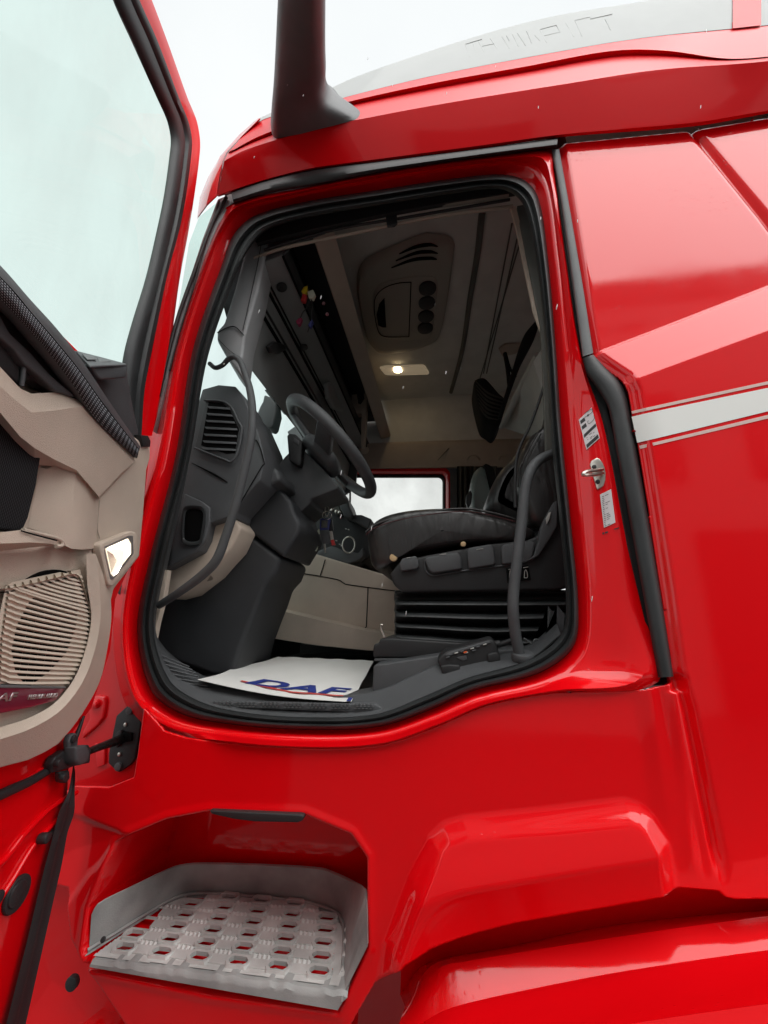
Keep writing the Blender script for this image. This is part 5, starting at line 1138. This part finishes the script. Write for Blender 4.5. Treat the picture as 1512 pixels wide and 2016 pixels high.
# upper sweep under the armrest: bevelled shoulder running down to the lamp
tri('upper_shoulder', [[(-60,640,.09),(0,722,.085),(40,765,.08),(62,775,.078),(110,772,.075),(162,790,.07),(215,846,.06),(268,906,.045),(292,905,.036)],
    [(-60,700,.105),(0,760,.10),(35,792,.095),(62,812,.092),(110,808,.088),(160,800,.085),(212,856,.072),(262,912,.055),(268,906,.048)],
    [(-60,760,.10),(0,812,.095),(40,860,.085),(68,882,.080),(108,905,.076),(150,925,.072),(195,978,.055),(240,930,.050),(262,912,.048)],
    [(-60,800,.05),(0,840,.05),(40,888,.046),(68,915,.044),(110,918,.042),(150,940,.040),(195,982,.034),(196,982,.032),(196,982,.031)]])
tri('centre_column', [[(55,1040,.031),(62,1000,.031),(80,920,.031),(100,912,.031)], [(66,1042,.034),(74,1000,.036),(92,924,.038),(108,915,.044)], [(140,1080,.058),(144,1000,.060),(148,930,.060),(150,922,.058)], [(160,1082,.060),(166,1000,.058),(168,940,.054),(166,930,.05)],
    [(186,1080,.033),(192,1040,.033),(195,985,.033),(194,975,.033)]])
tri('pocket_ledge', [[(-60,1035,.07),(0,1048,.07),(45,1043,.07),(118,1062,.066),(124,1070,.06)], [(-60,1075,.075),(0,1070,.075),(60,1068,.074),(100,1070,.068),(122,1076,.06)], [(-60,1090,.034),(0,1085,.034),(60,1078,.034),(100,1074,.034),(120,1080,.034)]])
tube('ledge_bead', [DT(u, v, .066) for u, v in [(45,1043),(80,1052),(112,1060),(122,1066),(121,1074),(110,1076)]], .004, BEIGE, trim, 8)
# outer rolled border of the trim
brd = [(-60,1470,.034),(0,1432,.040),(60,1412,.045),(110,1382,.048),(146,1336,.050),(168,1280,.050),(180,1216,.052),(172,1150,.055),(170,1090,.056)]
brm = [(-60,1490,.056),(0,1456,.060),(66,1432,.062),(122,1396,.062),(162,1344,.062),(186,1282,.062),(198,1216,.062),(196,1150,.060),(188,1090,.056)]
bro = [(-60,1526,.034),(0,1510,.036),(58,1494,.036),(115,1462,.036),(161,1406,.036),(196,1342,.036),(211,1280,.036),(219,1220,.036),(218,1170,.036)]
skin('trim_border', [crseg([DT(*q) for q in r], 5, False) for r in (brd, brm, bro)], BEIGE, trim, False, 20)
# speaker surround edge
sf = [(-60,1172,.036),(0,1162,.038),(60,1152,.040),(110,1140,.042),(146,1133,.042),(156,1140,.042),(168,1175,.042),(178,1212,.042),(172,1262,.042),(160,1300,.042),(130,1352,.042)]
sg = [(u-4, v+5, o_-.010) for u, v, o_ in sf]
so_ = [(u+2, v-3, o_+.008) for u, v, o_ in sf]
skin('speaker_surround', [crseg([DT(*q) for q in r], 5, False) for r in (so_, sf, sg)], BEIGE, trim, False, 30)
spk_c = DT(95,1238,.036)
spk = disc('speaker', spk_c, DN, .118, .006, HOLE, trim, 48, 0)
# slats: each a real bar with a chamfered left end
Za = HZ
nb = 26
left = [(62,515),(50,558),(45,598),(36,637),(29,676),(22,716),(14,757),(6,797),(2,838),(-2,880),(-4,920),(-6,958),(-8,995),(-8,1030),(-6,1065),(-2,1100),(0,1135)]
right = [(600,700)]
def edgeR_(y): return np.interp(y, [405,480,560,640,700,760,830,900,960,1020,1090,1150,1200], [530,550,570,585,600,600,595,580,562,540,500,460,430])
slp = []
for k in range(nb):
    # left end and right end in the enlarged crop's coordinates
    yr = 425+k*29.2; xr = float(edgeR_(yr))
    yl = 150+k*36+ (0 if k > 9 else 0)
    if k < 9: xl = 520-k*52; yl = 410+ (520-xl)*.20+k*2
    else: xl = 62-(k-9)*5.2 if k < 18 else 14-(k-18)*2; yl = 520+(k-9)*38.2
    if yl > 1165: continue
    if xl > xr-20: continue
    dx = 60 if k >= 9 else 30
    a = [(xl, yl), (xl+dx*.5, yl+8), (xl+dx, yl+22), ((xl+dx+xr)/2, (yl+24+yr)/2+3), (xr, yr)]
    if k < 9: a = [(xl, yl), (xl+20, yl+18), ((xl+xr)/2, (yl+18+yr)/2+4), (xr, yr)]
    up_ = [DT(*Za(x, y-7.5), .0445) for x, y in a]; dn_ = [DT(*Za(x, y+8.5), .0445) for x, y in a]
    rs = [crseg([p-DN*.009 for p in up_], 3, False), crseg(up_, 3, False), crseg([p+DN*.0015 for p in dn_], 3, False), crseg([p-DN*.009+Vector((0,0,-.001)) for p in dn_], 3, False)]
    slp.append(skin('sl', rs, BEIGE2, None, False, 25))
gr_ = join('speaker_grille', slp, None); gr_.parent = trim
vb = []
for k in range(9):
    x0 = 130+k*52
    vb.append(tube('vb', [DT(*Za(x0+90-j*22, 500+j*130), .034) for j in range(6)], .0022, BEIGE2, None, 4, 2))
gv = join('grille_backing', vb, None); gv.parent = trim
slab('grille_plate', [DT(*Za(*q), .0405) for q in [(40,520),(80,492),(300,445),(400,425),(480,440),(420,470),(300,500),(180,640),(110,780),(75,940),(100,1080),(150,1150),(0,1165),(-40,1100),(-30,900),(0,700)]], -DN*.001, BEIGE2, trim, 0)
slab('grille_plate', [DT(*Za(*q), .0405) for q in [(440,430),(530,405),(570,560),(605,700),(600,800),(560,960),(500,1090),(430,1190),(200,1180),(330,1080),(440,960),(500,800),(520,640),(490,500)]], -DN*.001, BEIGE2, trim, 0)
bz = slab('emblem_strip', [DT(*Za(*q), .0465) for q in [(-200,1190),(0,1180),(435,1190),(370,1275),(200,1320),(0,1360),(-200,1400)]], -DN*.006, BURG, trim, .001)
slab('strip_bead', [DT(*Za(*q), .048) for q in [(-200,1172),(0,1168),(438,1182),(436,1194),(0,1190),(-200,1196)]], -DN*.006, MIDG, trim, .001)
def dtext(name, body, pts, off, m, bold=.01, shear=.2):
    q = [DT(*Za(*p), off) for p in pts]; return text(name, body, q, (0, 0, 0), .0012, m, bz, bold, shear)
dtext('strip_lettering', 'DAF', [(-110,1290),(112,1272),(125,1218),(-95,1232)], .0478, CHR, .015)
dtext('strip_lettering', 'PREMIUM AUDIO', [(183,1268),(378,1252),(384,1222),(190,1236)], .0478, CHR, .02)
# door entry lamp
lf = [(198,1073),(203,1068),(258,1046),(266,1047),(271,1056),(271,1096),(266,1104),(223,1154),(216,1153),(212,1146),(198,1084)]
lm = slab('door_lamp', [DT(u, v, .0515) for u, v in lf], -DN*.02, BEIGE, door, .003, 3)
slab('lamp_recess', [DT(u, v, .0520) for u, v in [(206,1076),(254,1054),(262,1055),(263,1090),(222,1142),(217,1140),(206,1090)]], -DN*.001, CHR, lm, 0)
slab('lamp_reflector', [DT(u, v, .0528) for u, v in [(208,1080),(252,1060),(258,1070),(258,1090),(224,1134),(219,1130)]], -DN*.001, LAMPDS, lm, 0)
slab('lamp_glow', [DT(u, v, .0536) for u, v in [(214,1078),(250,1062),(257,1074),(257,1090),(244,1104),(246,1084),(234,1080),(214,1082)]], -DN*.001, LAMPD, lm, 0)
slab('lamp_glow', [DT(u, v, .0536) for u, v in [(228,1124),(240,1112),(232,1128),(224,1134)]], -DN*.001, LAMPD, lm, 0)
lmr = []
for k in range(8): lmr.append(tube('lr', [DT(211+k*1.5, 1084+k*1, .0545), DT(220+k*1.3, 1126-k*3, .0545)], .0007, CHR, None, 4, 1, straight=True))
lr_ = join('lamp_ribs', lmr, None); lr_.parent = lm
slab('door_corner_cap', [DT(u, v, .038) for u, v in [(277,856),(292,858),(297,868),(296,880),(283,880)]], -DN*.02, BLACKP, door, .002)
# fabric pocket
pk = slab('door_pocket', [DT(u, v, .06) for u, v in [(-120,720),(0,808),(30,840),(72,884),(83,898),(74,955),(58,1020),(48,1042),(36,1047),(0,1044),(-120,1030)]], -DN*.03, WEAVE, door, .006, 4)
# armrest and pull handle
ah = slab('handle_bowl', [DT(u, v, .07) for u, v in [(-120,480),(0,600),(60,660),(120,735),(165,786),(158,792),(110,775),(60,745),(44,763),(0,726),(-120,600)]], -DN*.03, BLACKP, door, .006)
slab('inner_handle', [DT(u, v, .085) for u, v in [(-100,540),(0,618),(20,655),(62,695),(100,738),(140,772),(150,782),(110,770),(80,742),(48,716),(28,688),(0,664),(-100,600)]], -DN*.02, GREYP, ah, .006)
tube('handle_rib', [DT(48,712,.075), DT(45,740,.074), DT(42,760,.073)], .004, DGREY, ah, 8)
ar1 = [(-120,400),(0,522),(60,590),(110,645),(160,708),(215,790),(277,880)]
ar2 = [(-120,425),(0,545),(58,612),(106,668),(155,728),(208,802),(274,886)]
ar3 = [(-120,470),(0,590),(50,642),(92,690),(140,752),(190,828),(270,902)]
ar4 = [(-120,495),(0,612),(48,665),(88,712),(130,765),(165,800),(262,900)]
def arow(r, o_): return crseg([DT(u, v, oo) for (u, v), oo in zip(r, o_)], 6, False)
arm = skin('armrest', [arow(ar1, [.02]*7), arow(ar1, [.10,.10,.10,.098,.09,.075,.05]), arow(lerp2(ar1, ar2, .5), [.112,.112,.112,.11,.10,.085,.055]), arow(ar2, [.118,.118,.118,.115,.106,.09,.06])], GREYP, door, False, 40)
oA = [.118,.118,.118,.115,.106,.09,.06]; oB = [.108,.108,.108,.106,.098,.082,.055]
rws = [arow(lerp2(ar2, ar3, k), [a+.010*math.sin(math.pi*k)+(b_-a)*k for a, b_ in zip(oA, oB)]) for k in (0, .2, .4, .6, .8, 1)]
nC = len(rws[0]); V = [v for r in rws for v in r]; FS = []
for i in range(5):
    for j in range(nC-1): FS.append((i*nC+j, i*nC+j+1, (i+1)*nC+j+1, (i+1)*nC+j))
pad_ = mesh('armrest_fabric', V, FS, DOTF, arm, 60)
uvl = pad_.data.uv_layers.new(name='UVMap')
for lp in pad_.data.loops: i_ = lp.vertex_index; uvl.data[lp.index].uv = ((i_ % nC)/(nC-1)*1.0, (i_//nC)/5)
skin('armrest_under', [arow(ar3, oB), arow(lerp2(ar3, ar4, .5), [.10,.10,.10,.098,.09,.078,.052]), arow(ar4, [.085,.085,.085,.082,.075,.065,.045]), arow(ar4, [.03]*7)], GREYP, arm, False, 50)
tube('armrest_seam', arow(ar2, oA)[::4], .0012, HOLE, arm, 6, 4)
# window switch ledge on the sill
sc_ = slab('mirror_corner_panel', [DT(u, v, .018) for u, v in [(150,690),(190,702),(250,716),(252,745),(262,800),(280,880),(240,860),(180,780),(140,710)]], -DN*.03, GREYP, door, .004)
swp = slab('switch_ledge', [DT(u, v, .075) for u, v in [(196,718),(247,716),(251,720),(251,739),(246,744),(200,748),(192,740),(180,722)]], -DN*.06, DGREY, door, .005, 3)
tz_ = slab('switch_top', [DT(150,690,.03), DT(200,703,.03), DT(248,716,.035), DT(250,717,.075), DT(196,719,.085), DT(178,720,.085)], (0, 0, -.006), DGREY, swp, .002)
for q in ([(160,698,.05),(184,704,.05),(190,710,.07),(172,710,.07)], [(190,706,.048),(212,711,.05),(218,714,.062),(196,716,.068)]):
    slab('switch', [DT(*p)+Vector((0, 0, .004)) for p in q], (0, 0, -.004), GLASSC if False else MIDG, swp, .0015)

# ---- sleet pellets in the air before the doorway
rs_ = random.Random(11); sl_pts = []
bm = bmesh.new()
for k in range(26):
    u = rs_.uniform(500, 1400); v = rs_.uniform(60, 1250); Y = rs_.uniform(.45, 1.6) if 540 < u < 1040 and 420 < v < 1000 else rs_.uniform(.4, .95)
    c_ = T(u, v, Y); r_ = rs_.choice([.0005, .0006, .0008])*(Y+.3); tilt = Vector((rs_.uniform(.1, .3), 0, 1)).normalized()
    q = tilt.to_track_quat('Z', 'Y').to_matrix().to_4x4(); q.translation = c_
    bmesh.ops.create_uvsphere(bm, u_segments=6, v_segments=5, radius=r_, matrix=q @ Matrix.Diagonal((1, 1, rs_.uniform(5, 9), 1)))
SLEET = mat('wet_sleet', (.8, .82, .82), .3)
so_ = bm_out('falling_sleet', bm, SLEET, None, 0); so_['kind'] = 'stuff'

box('firewall', (-1.09, 1.14, 1.30), (-1.055, 3.0, 2.0), BLACKP, truck, 0)

tube('panel_seam', [DT(u, v, o_) for u, v, o_ in [(-60,1176,.038),(0,1166,.040),(60,1156,.042),(110,1144,.044),(144,1137,.044),(153,1143,.044),(165,1177,.044),(175,1213,.044),(170,1262,.044)]], .0012, HOLE, trim, 6)
tube('panel_seam', [DT(u, v, .0335) for u, v in [(196,985),(192,1040),(196,1060)]], .0012, BEIGED, trim, 6)
tube('panel_seam', [DT(u, v, .0735) for u, v in [(42,1045),(80,1056),(112,1064)]], .0014, HOLE, trim, 6)

# lettering on the depot, seen back to front in the paint
X_, Z_ = SIGN_AT; Z_ = min(Z_, 6.95)
text('sign_lettering', 'THE', [(X_+.5, -4.585, Z_-.22), (X_-.5, -4.585, Z_-.22), (X_-.5, -4.585, Z_+.22), (X_+.5, -4.585, Z_+.22)], (0, 0, 0), .02, BD, bld, .02)

# rolled bead where the step's wall meets its floor
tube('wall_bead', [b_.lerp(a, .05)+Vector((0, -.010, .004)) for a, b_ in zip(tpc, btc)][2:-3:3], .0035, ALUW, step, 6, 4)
